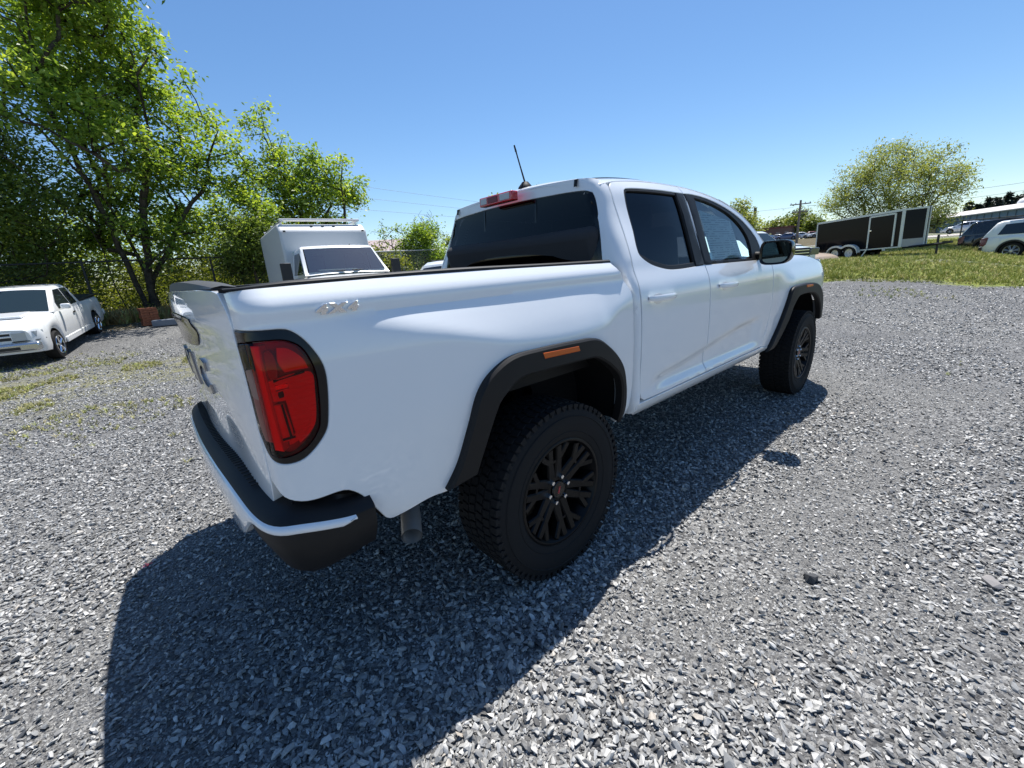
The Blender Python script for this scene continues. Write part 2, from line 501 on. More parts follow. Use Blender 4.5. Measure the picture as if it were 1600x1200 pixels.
def make_gravel():
    rg = np.random.default_rng(11); PX, PY, S = [], [], []
    for r0, r1, dens, s0, s1, a0, a1 in ((.0, .5, 2000, .007, .024, -180, 180), (.5, 1.8, 9500, .0055, .0205, -62, 165), (1.8, 3.2, 7400, .0055, .0205, -55, 155), (3.2, 5.5, 3400, .008, .0215, -45, 140), (5.5, 9, 1500, .0105, .024, -36, 132), (9, 14, 420, .014, .030, -32, 128), (14, 20, 90, .02, .036, -28, 125)):
        x, y = ring_points(r0, r1, dens, rg, a0, a1)
        fine = lowfreq(x, y, 1.5, 5)
        fine = fine + .55 * np.exp(-((y + 1.45 + .17 * (x - .3)) / .24) ** 2) * (x > -.2) + .35 * np.exp(-((y + 3.3 + .12 * x) / .35) ** 2)
        s = s0 + (s1 - s0) * rg.random(len(x)) ** 2.1
        s *= 1 - .32 * np.clip(fine * 2.2 - .25, 0, 1)
        big = rg.random(len(x)) > .992; s[big] *= 1.5
        s *= .86 + .16 * np.exp(-((x + 1.2) ** 2 + (y + 2.06) ** 2) / 4.5)
        keep = (x < 14.2 + 1.5 * lowfreq(x, y, .8, 9)) & ((y < 15) | (rg.random(len(x)) < .2))
        keep &= ~((fine > .22) & (rg.random(len(x)) < .38))
        weedy = (np.abs(y - 7.6) < 2.4) & (x < 4) & (lowfreq(x, y, 1.6, 21) > .05)
        keep &= ~(weedy & (rg.random(len(x)) < .5))
        PX.append(x[keep]); PY.append(y[keep]); S.append(s[keep])
    x, y, s = map(np.concatenate, (PX, PY, S)); n = len(x)
    z = H(x, y) + s * rg.uniform(-.15, .75, n)
    rot = np.stack([rg.normal(0, .34, n), rg.normal(0, .34, n), rg.uniform(0, 6.28, n)], 1)
    scl = np.stack([s * rg.uniform(.9, 1.45, n), s * rg.uniform(.75, 1.1, n), s * rg.uniform(.7, 1.15, n)], 1)
    scatter('gravel', np.stack([x, y, z], 1), rot, scl, rg.integers(0, len(protos), n), protos)
    return n
N_STONES = make_gravel()
# a few single stones that stand out from the gravel
def stone(x, y, s, col, lab, seed, rz):
    v, f = hull_stone(seed, 16, .6)
    o = mesh('stone', [(p[0] * s, p[1] * s, p[2] * s) for p in v], f, mat('stone_' + str(seed), col, .85), None, False)
    o.location = (x, y, H(x, y) + s * .35); o.rotation_euler = (.1, .05, rz); tag(o, lab, 'stone')
# ---- grass tufts on the verge, weeds on the lot
GRASS = mat('grass_blades', (.13, .17, .03), .6, spec=.2)
_oi = N(GRASS, 'ShaderNodeObjectInfo')
L(GRASS, ramp(GRASS, _oi.outputs['Random'], [(0, (.20, .235, .05)), (.4, (.31, .345, .085)), (.7, (.45, .445, .14)), (1, (.56, .48, .24))]), BS(GRASS).inputs['Base Color'])
WEED = mat('weed_blades', (.26, .25, .10), .7, spec=.15)
DRYG = mat('dry_grass', (.34, .25, .11), .7, spec=.15)
def tuft(seed, n=9, lean=.5, m=None):
    rg = np.random.default_rng(seed); V = []; F = []
    for _ in range(n):
        a = rg.uniform(0, 6.28); l = rg.uniform(.6, 1.0); w = rg.uniform(.03, .06); d = np.array((math.cos(a), math.sin(a))); q = np.array((-d[1], d[0])) * w
        b = rg.normal(0, .12, 2); k = lean * rg.uniform(.3, 1.1)
        p = [(*(b - q), 0), (*(b + q), 0), (*(b + d * k * .4 + q * .8), l * .6), (*(b + d * k * .4 - q * .8), l * .6), (*(b + d * k), l)]
        o = len(V); V += p; F += [(o, o + 1, o + 2, o + 3), (o + 3, o + 2, o + 4)]
    return proto('tuft_shape', V, F, m or GRASS)
tufts = [tuft(k, 9, .55) for k in range(5)]
def make_grass():
    rg = np.random.default_rng(21)
    x = 14.0 + 26 * rg.random(52000) ** 1.3; y = rg.uniform(-14, 10, 52000)
    edge = 14.3 + 1.6 * lowfreq(x, y, .8, 9) + .4 * lowfreq(x, y, 4, 3)
    dr = np.exp(-((x - 20.6) / .9) ** 2) * (y < 0)
    k = (x > edge) & (rg.random(len(x)) > dr * .9)
    # sparse outliers in front of the verge
    x2 = rg.uniform(11.5, 14.5, 1500); y2 = rg.uniform(-8, 8, 1500); k2 = lowfreq(x2, y2, 1.3, 8) > .22
    x, y = np.concatenate([x[k], x2[k2]]), np.concatenate([y[k], y2[k2]])
    s = rg.uniform(.07, .16, len(x)) * np.where((y > 1.0) & (x < 22), 1.35, 1.0) * np.where(x < 14.6, .6, 1)
    P = np.stack([x, y, H(x, y) - .01], 1); n = len(x)
    scatter('grass', P, np.stack([rg.normal(0, .15, n), rg.normal(0, .15, n), rg.uniform(0, 6.28, n)], 1), np.stack([s, s, s * rg.uniform(.7, 1.3, n)], 1), rg.integers(0, 5, n), tufts)
    x = rg.uniform(-7, 4.5, 30000); y = 7.6 + rg.normal(0, 1.7, 30000)
    k = lowfreq(x, y, 1.6, 21) + .5 * lowfreq(x, y, 5, 4) > .08; x, y = x[k], y[k]; n = len(x); s = rg.uniform(.022, .06, n)
    x3 = rg.uniform(1, 8, 500); y3 = rg.uniform(-6, 4, 500); k3 = (lowfreq(x3, y3, 3, 33) > .55) & (x3 > 4); x, y = np.concatenate([x, x3[k3]]), np.concatenate([y, y3[k3]]); n = len(x); s = np.concatenate([s, rg.uniform(.02, .04, k3.sum())])
    _w = [tuft(80 + k, 7, .8, m_) for k, m_ in enumerate((WEED, WEED, GRASS))]
    scatter('weeds', np.stack([x, y, H(x, y)], 1), np.stack([rg.normal(0, .2, n), rg.normal(0, .2, n), rg.uniform(0, 6.28, n)], 1), np.stack([s * 1.5, s * 1.5, s], 1), rg.integers(0, 3, n), _w)
    dry = [tuft(60 + k, 12, .7, DRYG) for k in range(3)] + tufts[:2]
    x = rg.uniform(-8, 11, 9000); y = 16.2 + rg.random(9000) ** 1.4 * 8; n = len(x); s = rg.uniform(.15, .45, n)
    scatter('tall_dry_grass', np.stack([x, y, H(x, y)], 1), np.stack([rg.normal(0, .2, n), rg.normal(0, .2, n), rg.uniform(0, 6.28, n)], 1), np.stack([s, s, s * 1.2], 1), rg.choice(5, n, p=[.3, .25, .15, .15, .15]), dry)
make_grass()
# ---- far road
rd_ = mesh('road', [(60, 14, H(60, 14) + .03), (60, -60, H(60, -60) + .03), (82, -60, H(82, -60) + .03), (82, 14, H(82, 14) + .03)], [(0, 1, 2, 3)], mat('pale_road', (.42, .38, .35), .9))
rd_['kind'] = 'structure'
stone(.63, -1.73, .042, (.05, .052, .056), 'dark angular stone lying on the pale gravel, largest one right of the shadow', 3, .6)
stone(1.05, -2.22, .046, (.30, .28, .27), 'brownish grey flat stone half sunk in the gravel near the right edge', 9, 1.9)
# ================================================================== the white pickup truck
def pchip(P):
    xs = [p[0] for p in P]; ys = [p[1] for p in P]; n = len(P)
    h = [xs[i + 1] - xs[i] for i in range(n - 1)]; d = [(ys[i + 1] - ys[i]) / h[i] for i in range(n - 1)]
    m = [0.0] * n; m[0] = d[0]; m[-1] = d[-1]
    for i in range(1, n - 1):
        if d[i - 1] * d[i] > 0:
            w1 = 2 * h[i] + h[i - 1]; w2 = h[i] + 2 * h[i - 1]
            m[i] = (w1 + w2) / (w1 / d[i - 1] + w2 / d[i])
    def f(x):
        if x <= xs[0]: return ys[0] + m[0] * (x - xs[0])
        if x >= xs[-1]: return ys[-1] + m[-1] * (x - xs[-1])
        i = 0
        while x > xs[i + 1]: i += 1
        t = (x - xs[i]) / h[i]
        return ys[i] * (1 + 2 * t) * (1 - t) ** 2 + m[i] * h[i] * t * (1 - t) ** 2 + ys[i + 1] * t * t * (3 - 2 * t) + m[i + 1] * h[i] * t * t * (t - 1)
    return f
def sst(a, b, x):
    t = min(1.0, max(0.0, (x - a) / (b - a))); return t * t * (3 - 2 * t)

# half width of the bed side, cab side and front fender as functions of length and height
_bb = pchip([(.50, .835), (.62, .875), (.75, .886), (.95, .891), (1.10, .888), (1.20, .876), (1.237, .869)])
_up = pchip([(1.237, .869), (1.262, .8715), (1.276, .8720), (1.286, .8665), (1.325, .836), (1.335, .827)])
_H = pchip([(-1.2, 0), (-.85, 0), (-.55, .034), (-.2, .056), (.1, .058), (.3, .050), (.45, .028), (.62, .012)])
_ze = pchip([(-1.2, 1.22), (-.75, 1.20), (-.55, 1.163), (-.18, 1.07), (.1, 1.05), (.35, 1.06), (.47, 1.12), (.62, 1.17)])
def w_bed(x, z):
    up = _bb(z) if z < 1.237 else _up(z)
    if z >= 1.237: return up
    h = _H(x); ze = _ze(x)
    g = 1.0 if z < ze else max(0, (1.237 - z) / (1.237 - ze)) if z < 1.237 else 0
    k = .022
    if abs(z - ze) < k and ze < 1.2:
        t = (ze + k - z) / (2 * k); s = k / (1.237 - ze)
        g = 1 - s * (1 - t) ** 2
    if z < .95: g *= 1 - .35 * (1 - sst(.6, .95, z))
    return up + h * max(0, g)
_cc = pchip([(.50, .84), (.53, .872), (.57, .904), (.62, .915), (.66, .910), (.75, .912), (.85, .916), (1.0, .918), (1.12, .914), (1.17, .907), (1.205, .897), (1.24, .882), (1.285, .862), (1.33, .847), (1.48, .795), (1.62, .742), (1.68, .714), (1.72, .685), (1.76, .64)])
def w_cab(x, z):
    w = _cc(z)
    zl = .70 + .13 * sst(.75, 2.2, x)
    if .6 < z < 1.0:
        w -= .022 * sst(.62, .68, z) * (1 - sst(zl - .02, zl + .035, z)) * sst(.72, .95, x) * (1 - sst(2.15, 2.35, x))
    if z > 1.3: w -= .05 * (1 - sst(.6, 1.25, x)) * sst(1.3, 1.62, z)
    return w
_ff = pchip([(.50, .86), (.60, .905), (.85, .914), (1.0, .918), (1.12, .914), (1.17, .907), (1.205, .897), (1.24, .882), (1.27, .862), (1.29, .82)])
def w_fen(x, z):
    w = _ff(z)
    w += .03 * sst(2.6, 2.95, x) * (1 - .6 * sst(3.7, 4.2, x)) * (1 - sst(1.04, 1.2, z))
    return w - .16 * sst(3.6, 4.3, x) ** 2
def side_cab(x, z): return (x, -w_cab(x, z), z)
def side_fen(x, z): return (x, -w_fen(x, z), z)
_S0, _CR, _TH = -.955, .07, 1.38
def plan_bed(s):
    u = _S0 - s
    if u <= 0: return s, 0.0
    if u < _CR * _TH: return _S0 - _CR * math.sin(u / _CR), _CR * (1 - math.cos(u / _CR))
    k = u - _CR * _TH
    return _S0 - _CR * math.sin(_TH) - k * math.cos(_TH), _CR * (1 - math.cos(_TH)) + k * math.sin(_TH)
def side_bed(s, z):
    x, d = plan_bed(s)
    return (x, -(w_bed(max(s, -1.19), z) - d), z)
SEAM = -1.084

PAINT = mat('white_paint', (.80, .822, .845), .22, spec=.25, coat=1.0)
BLACK = mat('black_plastic', (.010, .010, .011), .55, spec=.28); bump(BLACK, 900, .25, .0006)
GLOSSB = mat('gloss_black', (.004, .004, .005), .12, spec=.3, coat=.15)
RUBBER = mat('tyre_rubber', (.014, .014, .015), .8, spec=.2)
DARK = mat('underbody_dark', (.010, .010, .011), .9, spec=.1)
CHROME = mat('chrome', (.75, .76, .78), .12, metal=1.0)
RIMM = mat('black_alloy', (.0045, .0045, .005), .38, spec=.22)
STEEL = mat('raw_steel', (.42, .41, .40), .35, metal=.45)
LENS = mat('red_lens', (.62, .002, .008), .10, spec=.35, coat=.25)
LENSD = mat('dark_red_lens', (.17, .002, .006), .12, spec=.3, coat=.15)
LENSP = mat('smoky_pink_lens', (.24, .075, .07), .16, spec=.3, coat=.2)
REVL = mat('reverse_lens', (.46, .44, .43), .12, coat=.6)
AMBER = mat('amber_lens', (.55, .105, .01), .25)
MIRG = mat('mirror_glass', (.13, .16, .145), .03, metal=1.0)
TINT = glass_mat('privacy_glass', (.030, .036, .047), .62)
CLEAR = glass_mat('door_glass', (.72, .92, .95), ior=1.5)
SHIELD = glass_mat('windscreen_glass', (.6, .7, .7))
SEATM = mat('seat_cloth', (.03, .03, .033), .85)
WRAP = mat('plastic_wrap', (.62, .66, .68), .3)
BEIGE = mat('headliner', (.28, .27, .26), .9)

truck = thing('pickup_truck', 'large white crew cab pickup truck with black wheel flares in the foreground', 'pickup truck')
def both(fn_make):
    for mir in (False, True): fn_make(mir)

FLARE_OUT = [(-.546, .613), (-.496, .694), (-.446, .822), (-.405, .927), (-.35, .986), (-.257, 1.028), (-.131, 1.034), (.097, 1.029), (.224, 1.017), (.319, .966), (.448, .865), (.495, .771), (.516, .642), (.497, .545)]
FLARE_IN = [(-.426, .632), (-.397, .708), (-.327, .869), (-.297, .9), (-.226, .943), (-.095, .946), (.176, .941), (.238, .929), (.344, .869), (.437, .795), (.469, .7), (.472, .56)]
ARCH_CUT = [((a[0] * .62 + b[0] * .38), (a[1] * .62 + b[1] * .38)) for a, b in zip(FLARE_OUT, FLARE_IN[:2] + FLARE_IN[2:3] + FLARE_IN[3:] + FLARE_IN[-1:] + FLARE_IN[-1:])]
ARCH_CUT = [(-.50, .612), (-.455, .70), (-.40, .83), (-.362, .92), (-.31, .965), (-.24, .995), (-.12, 1.0), (.13, .996), (.222, .984), (.325, .925), (.44, .83), (.482, .74), (.496, .64), (.488, .56)]
# ---- bed sides
bed_outline = [(SEAM, 1.318, 'c'), (-1.0, 1.324), (-.5, 1.331), (-.1, 1.329), (.50, 1.322, 'c'), (.545, 1.265), (.597, 1.182), (.601, 1.11), (.60, .98), (.605, .716), (.600, .60), (.575, .535, 'c'), (.505, .53, 'c')]
bed_outline += [(p[0], p[1]) for p in ARCH_CUT[::-1]][1:-1] + [(-.50, .612, 'c'), (-.525, .594, 'c'), (-.60, .598), (-.70, .578), (-.745, .578), (-.775, .62), (-.82, .70), (-.857, .735), (-.884, .742), (-.938, .744), (-.985, .752), (-1.03, .768), (SEAM, .81, 'c')]
LAMP = [(SEAM + .002, 1.224, 'c'), (-.98, 1.223), (-.932, 1.219), (-.908, 1.203), (-.884, 1.17), (-.862, 1.115), (-.861, 1.06), (-.878, .956), (-.890, .929), (-.92, .897), (-.956, .874), (-1.0, .868), (-1.035, .875), (-1.065, .9), (SEAM + .002, .945, 'c')]
bed_out2 = [p for p in bed_outline]
# the outline runs round the lamp pocket at the rear seam
bed_out2 = bed_outline + [(SEAM, .943, 'c')] + [(p[0], p[1]) for p in LAMP[::-1][1:-1]] + [(SEAM, 1.226, 'c')]
bed_out2 = [p if len(p) > 2 else p for p in bed_out2]
both(lambda m: panel('bed_side', bed_out2, side_bed, PAINT, truck, spacing=.019, step=.016, r=.0025, depth=.03, mirror=m))
# ---- tail lamps
REDG = glass_mat('red_lamp_glass', (.99, .010, .018), .6, 1.42)
CLRG = glass_mat('clear_lamp_glass', (.80, .62, .58), .6, 1.42)
REFL = mat('lamp_reflector', (.88, .88, .88), .35); bump(REFL, 28, .5, .006)
def ribs(m, scale, axis, strength):
    tc = N(m, 'ShaderNodeTexCoord'); w = N(m, 'ShaderNodeTexWave', Scale=scale); w.bands_direction = axis
    L(m, tc.outputs['Object'], w.inputs['Vector']); b = N(m, 'ShaderNodeBump', Strength=strength, Distance=.004); L(m, w.outputs['Fac'], b.inputs['Height']); L(m, b.outputs[0], BS(m).inputs['Normal'])
REFR = mat('ribbed_reflector', (.92, .92, .92), .3); ribs(REFR, 22, 'Z', .5)
def tail_lamp(mir):
    lens = [(-1.079, 1.190, 'c'), (-1.05, 1.194), (-.99, 1.196), (-.940, 1.191), (-.907, 1.168), (-.889, 1.118), (-.887, 1.07), (-.902, .958), (-.922, .925), (-.952, .902), (-1.0, .890), (-1.045, .900), (-1.077, .955, 'c')]
    z = panel('tail_lamp', LAMP, side_bed, GLOSSB, truck, holes=[lens], spacing=.02, step=.010, r=.003, depth=.034, off=.001, mirror=mir)
    def lensfn(s, zz):      # the lens carries a crisp vertical ridge at the corner
        p = Vector(side_bed(s, zz)); g = math.exp(-((s + 1.012) / .013) ** 2)
        return tuple(p + Vector((-.006, -.004, 0)) * g)
    P = lambda nm, lp, m, off, dep=.003, sm=True: panel(nm, lp, side_bed, m, z, spacing=.012, step=.010, r=.0015, depth=dep, off=off, mirror=mir, smooth=sm)
    # inside: housing, stepped reflectors, light guide, bulb shield
    big = [(-1.085, 1.20, 'c'), (-.93, 1.20), (-.875, 1.13), (-.872, 1.05), (-.89, .94), (-.95, .885), (-1.0, .88), (-1.085, .90, 'c')]
    P('reflector_or_blocker', [(-1.030, 1.186, 'c'), (-1.003, 1.186, 'c'), (-1.003, .903, 'c'), (-1.030, .907, 'c')], REFL, -.004, .03, False)  # added strip under the lens ridge, blocks sun passing through the corner
    P('lamp_housing', big, mat('lamp_inner', (.40, .40, .40), .5), -.034)
    P('reflector_or_blocker', [(-1.005, 1.095, 'c'), (-.945, 1.105, 'c'), (-.893, 1.10), (-.893, 1.05), (-.907, .965), (-.93, .935), (-.955, .918, 'c'), (-.962, .94), (-.97, 1.04, 'c'), (-1.003, 1.04, 'c')], REFR, -.008, .012)
    P('reflector_or_blocker', [(-.962, 1.178, 'c'), (-.935, 1.172), (-.905, 1.14), (-.897, 1.112, 'c'), (-.955, 1.112, 'c'), (-.968, 1.14)], REFL, -.012, .01)
    P('reflector_or_blocker', [(-1.008, 1.03, 'c'), (-.978, 1.03, 'c'), (-.97, .935), (-1.003, .925, 'c')], REFL, -.012, .015)
    P('light_guide', [(-.998, 1.17), (-.985, 1.176), (-.972, 1.15), (-.978, 1.10), (-.996, 1.09), (-1.004, 1.12)], mat('guide_dark', (.30, .30, .30), .3), -.010, .012)
    P('light_guide', [(-.955, .955), (-.93, .965), (-.913, 1.0), (-.918, .965), (-.936, .938), (-.962, .925), (-.985, .918), (-.985, .928)], mat('guide_pale', (.82, .82, .82), .3), -.008, .01)
    P('bulb_shield', [(-.99, 1.082, 'c'), (-.955, 1.084, 'c'), (-.955, 1.070, 'c'), (-.99, 1.066, 'c')], CHROME, -.006, .012, False)
    P('bulb', [(-.984, 1.064), (-.972, 1.066), (-.972, 1.050), (-.984, 1.048)], GLOSSB, -.005, .012)
    P('reflector_or_blocker', [(-1.076, 1.12, 'c'), (-1.04, 1.12, 'c'), (-1.03, .93, 'c'), (-1.06, .93, 'c'), (-1.076, .97, 'c')], mat('pink_reflector', (.62, .34, .32), .45), -.001, .012)
    panel('reverse_lens', [(-1.077, 1.122, 'c'), (-1.05, 1.126), (-1.043, 1.118), (-1.036, 1.058), (-1.042, 1.046), (-1.072, 1.052, 'c')], side_bed, mat('reverse_white', (.75, .74, .73), .4), z, spacing=.01, step=.008, r=.003, depth=.01, off=.0015, mirror=mir)
    for q in ([(-.985, 1.03, 'c'), (-.979, 1.03, 'c'), (-.973, .94, 'c'), (-.979, .94, 'c')], [(-.99, 1.097, 'c'), (-.91, 1.108, 'c'), (-.91, 1.102, 'c'), (-.99, 1.090, 'c')], [(-1.0, .938, 'c'), (-.965, .942, 'c'), (-.965, .936, 'c'), (-1.0, .932, 'c')]):
        P('lens_divider', q, GLOSSB, -.005, .012, False)
    # outer glass: red round the corner, smoky clear towards the tailgate
    redo = [(-1.034, 1.193, 'c'), (-.99, 1.1945), (-.940, 1.189), (-.908, 1.167), (-.8905, 1.118), (-.8885, 1.07), (-.9035, .9585), (-.923, .926), (-.952, .9035), (-1.0, .8915), (-1.034, .8965, 'c')]
    clro = [(-1.078, 1.188, 'c'), (-1.05, 1.192), (-1.035, 1.193, 'c'), (-1.035, .897, 'c'), (-1.046, .9015), (-1.076, .955, 'c')]
    panel('red_lens', redo, lensfn, REDG, z, spacing=.008, step=.010, r=.002, depth=.003, off=.004, mirror=mir)
    panel('clear_lens', clro, lensfn, CLRG, z, spacing=.010, step=.010, r=.002, depth=.003, off=.004, mirror=mir)
both(tail_lamp)
# ---- 4X4 badge
def badge4(mir):
    xs = [-.835, -.793, -.751]
    for ch, x in zip('4X4', xs):
        me = text_mesh(ch, .030, .0022, .0008, .0022)
        for v in me.vertices:
            c = v.co.copy(); c.x = c.x * 1.55 + c.y * .25
            xx = (x + c.x) if not mir else (2 * xs[1] - x - c.x if False else -1.586 + (.793 * 2 - 1.586) + 0) if False else x + c.x
            zz = 1.257 + c.y
            w = w_bed(xx, zz) + .003 + c.z
            v.co = (xx, -w, zz)
        if mir:
            for v in me.vertices: v.co = (-1.586 - v.co.x, -v.co.y, v.co.z)
        finish(me, True, 30)
        link('badge_letter', me, CHROME, truck)
both(badge4)
# ---- tailgate
def tg_half(z): return w_bed(-1.19, z) - plan_bed(SEAM)[1] - .004
_tgx = pchip([(.70, .020), (.85, .030), (.95, .022), (1.05, .012), (1.18, .011), (1.20, .009), (1.232, -.004), (1.29, -.004), (1.33, .003), (1.36, .010)])
def tg(y, z):
    t = y / .8; ed = 1 - sst(.30, .80, abs(y))
    return (-1.031 - .058 * (1 - t * t) + _tgx(z) * ed, y, z)
def tgf(a, b): return tg(-a, b)
hw1, hw2, hw3 = tg_half(1.32), tg_half(1.1), tg_half(.80)
tgo = [(hw1 - .01, 1.318, 'c'), (tg_half(1.26), 1.26), (tg_half(1.2), 1.2), (tg_half(1.08), 1.08), (tg_half(.95), .95), (hw3 - .004, .78), (hw3 - .03, .70, 'c')]
tgo = tgo + [(-p[0], *p[1:]) for p in tgo[::-1]] + [(-hw1 + .05, 1.325), (-.5, 1.330), (.5, 1.330), (hw1 - .05, 1.325)]
tgate = panel('tailgate', tgo, tgf, PAINT, truck, spacing=.022, step=.02, depth=.07)
rows = []
for y in np.linspace(-.69, .69, 24):
    z = 1.333 + .028 * (1 - (y / .69) ** 2)
    rows.append([(-1.046 - .03 * (1 - (y / .69) ** 2), y, 1.33), (-1.042 - .03 * (1 - (y / .69) ** 2), y, z), (-1.02, y, z + .004), (-.985, y, z - .002), (-.975, y, 1.32)])
grid('tailgate_cap', rows, mat('cap_plastic', (.05, .05, .052), .5), tgate)
b = panel('handle_recess', [(-.36, 1.244), (.36, 1.244), (.37, 1.20), (.30, 1.150), (-.30, 1.150), (-.37, 1.20)], tgf, GLOSSB, tgate, spacing=.03, depth=.006, off=.004)
for k, ch in enumerate('GMC'):
    me = text_mesh(ch, .17, .003, .001, .004)
    for v in me.vertices:
        c = v.co.copy(); y = .27 - .27 * k - c.x * 1.25; z_ = 1.035 + c.y
        x = tg(y, z_)[0] - .004 - c.z
        v.co = (x, y, z_)
    finish(me, True, 30); link('letter', me, mat('dark_chrome', (.30, .31, .33), .15, metal=1.0), tgate)
# ---- bed rail caps, inner bed
def rail(mir):
    rows = []
    for x in np.linspace(-1.035, .51, 60):
        w = w_bed(max(x, -1.0), 1.325); 
        if x < -.95: w -= plan_bed(x)[1] * .8
        z0 = 1.3235 + .007 * math.exp(-((x + .4) / .45) ** 2)
        q = .35 + .65 * sst(-1.02, -.88, x)
        sec = [(w - .002, z0 - .001), (w - .004, z0 + .007 * q), (w - .012, z0 + .012 * q), (w - .05, z0 + .013 * q), (w - .075, z0 + .010 * q), (w - .08, z0 - .03)]
        rows.append([(x, (y if mir else -y), z) for y, z in sec])
    grid('bed_rail_cap', rows, BLACK, truck)
both(rail)
b = MB()
for s in (-1, 1): b.box((-.22, s * .755, 1.08), (1.50, .012, .5))
b.box((.555, 0, 1.08), (.014, 1.5, .5)); b.box((-.22, 0, .84), (1.5, 1.5, .02))
for y in np.linspace(-.7, .7, 15): b.box((-.22, y, .853), (1.48, .04, .010))
b.obj('bed_liner', BLACK, truck, smooth=False)
# ---- rear bumper
def bpath(t):
    """t in 0..1 from the right front end of the bumper round to the left: outer plan point and outward direction"""
    P = [(-.80, -.915), (-.90, -.915), (-.98, -.908), (-1.045, -.875), (-1.078, -.80), (-1.098, -.62), (-1.112, -.35), (-1.118, 0)]
    P = P + [(p[0], -p[1]) for p in P[::-1][1:]]
    Q = catmull(P, .02, closed=False)
    return Q
BP = bpath(0)
BL = [0]
for i in range(1, len(BP)): BL.append(BL[-1] + math.hypot(BP[i][0] - BP[i - 1][0], BP[i][1] - BP[i - 1][1]))
def bdir(i):
    a = BP[max(i - 1, 0)]; c = BP[min(i + 1, len(BP) - 1)]
    dx, dy = c[0] - a[0], c[1] - a[1]; l = math.hypot(dx, dy)
    return (dy / l, -dx / l) if False else (-(-dy) / l, -dx / l) if False else (dy / l * 1.0, -dx / l * 1.0)
def brow(i, sec):
    p = BP[i]; n_ = bdir(i)
    # outward must point away from the truck's middle
    if n_[0] * (p[0] + .4) + n_[1] * p[1] < 0: n_ = (-n_[0], -n_[1])
    return [(p[0] + n_[0] * o, p[1] + n_[1] * o, z) for o, z in sec]
def bz(i):
    """height of the upper edge: rises towards the middle"""
    y = abs(BP[i][1]); x = BP[i][0]
    return .698 + .030 * sst(.86, .45, y) if False else .700 + .034 * (1 - sst(.45, .87, y)) - .034 * sst(-1.03, -.84, x)
rows_t, rows_w, rows_b = [], [], []
nB = len(BP)
for i in range(nB):
    z = bz(i); y = abs(BP[i][1]); x = BP[i][0]
    deep = .13 if x < -1.0 else .05 + .08 * sst(-.84, -1.0, x) if False else (.13 if x < -1.0 else .05 + .08 * max(0, min(1, (-.84 - x) / .16)))
    rows_t.append(brow(i, [(-deep, z + .045), (-deep + .004, z + .048), (-.06, z + .035), (-.03, z + .028), (-.006, z + .012), (.001, z + .002)]))
    fade = sst(-.86, -.90, x) if False else max(0.0, min(1.0, (-.845 - x) / .05))
    hgt = (.022 + .118 * (1 - sst(.58, .78, y))) * max(fade, .05) if x > -.9 else .022 + .118 * (1 - sst(.58, .78, y))
    rows_w.append(brow(i, [(-.004, z + .004), (.006, z), (.011, z - .008), (.011, z - hgt + .006), (.007, z - hgt), (-.01, z - hgt - .002)]))
    kq = 1 - .22 * sst(-1.03, -.80, x)
    rows_b.append(brow(i, [(-.03, z + .012), (-.002, z), (.0, z - .05 * kq), (-.012, z - .10 * kq), (-.04, z - .17 * kq), (-.09, z - .215 * kq), (-.20, z - .225 * kq)]))
bumper = grid('rear_bumper', rows_b, BLACK, truck)
grid('step_pad', rows_t, BLACK, bumper)
i0 = next(i for i in range(nB) if BP[i][0] < -.845); grid('painted_bar', rows_w[i0:nB - i0], PAINT, bumper)
b = MB()
for k in range(56):
    y = -.66 + k * .024
    i = min(range(nB), key=lambda q: abs(BP[q][1] - y) + (10 if BP[q][0] > -1.0 else 0))
    b.box((BP[i][0] + .068, y, bz(i) + .0385), (.075, .006, .003))
b.obj('step_ribs', BLACK, bumper, smooth=False, kind='stuff')
# ---- wheel flares with amber marker lamps
FR_OUT = [(2.50, .55), (2.56, .612), (2.655, .71), (2.733, .825), (2.78, .92), (2.815, 1.0), (2.875, 1.024), (3.22, 1.028), (3.40, 1.015), (3.55, .985), (3.68, .91), (3.77, .80), (3.82, .66)]
FR_IN = [(2.625, .55), (2.73, .655), (2.825, .775), (2.885, .88), (2.97, .937), (3.22, .943), (3.38, .93), (3.52, .89), (3.63, .82), (3.70, .73), (3.73, .65)]
FR_CUT = [(2.545, .55), (2.61, .63), (2.70, .73), (2.775, .845), (2.815, .93), (2.85, .97), (2.90, .99), (3.22, .992), (3.40, .98), (3.53, .95), (3.65, .875), (3.735, .77), (3.78, .66)]
def flare(mir, out, inn, fn, mk):
    lp = [(out[0][0], out[0][1], 'c')] + out[1:-1] + [(out[-1][0], out[-1][1], 'c'), (inn[-1][0], inn[-1][1], 'c')] + inn[::-1][1:-1] + [(inn[0][0], inn[0][1], 'c')]
    o = panel('wheel_flare', lp, fn, BLACK, truck, spacing=.02, step=.016, r=.008, depth=.045, off=.030, mirror=mir)
    panel('marker_lamp', mk, fn, AMBER, o, spacing=.02, step=.02, r=.002, depth=.006, off=.0335, mirror=mir, smooth=False)
for mir in (False, True):
    flare(mir, FLARE_OUT, FLARE_IN, side_bed, [(-.115, 1.018), (.088, 1.010), (.097, .988), (-.105, .995)])
    flare(mir, FR_OUT, FR_IN, side_fen, [(3.12, 1.016), (3.30, 1.010), (3.31, .992), (3.13, .997)])
# ---- wheel housings (dark tubs)
def tub(mir, out, x0):
    rows = []
    pts = catmull([p[:2] for p in out], .05, closed=False)
    for y in (.895, .80, .70, .62):
        rows.append([(x, y if mir else -y, z) for x, z in pts])
    c = (sum(p[0] for p in pts) / len(pts), .75)
    rows.append([(c[0] + (x - c[0]) * .3, .615 if mir else -.615, c[1] + (z - c[1]) * .3) for x, z in pts])
    grid('wheel_housing', rows, DARK, truck)
for mir in (False, True):
    tub(mir, ARCH_CUT, 0); tub(mir, FR_CUT, 3.337)
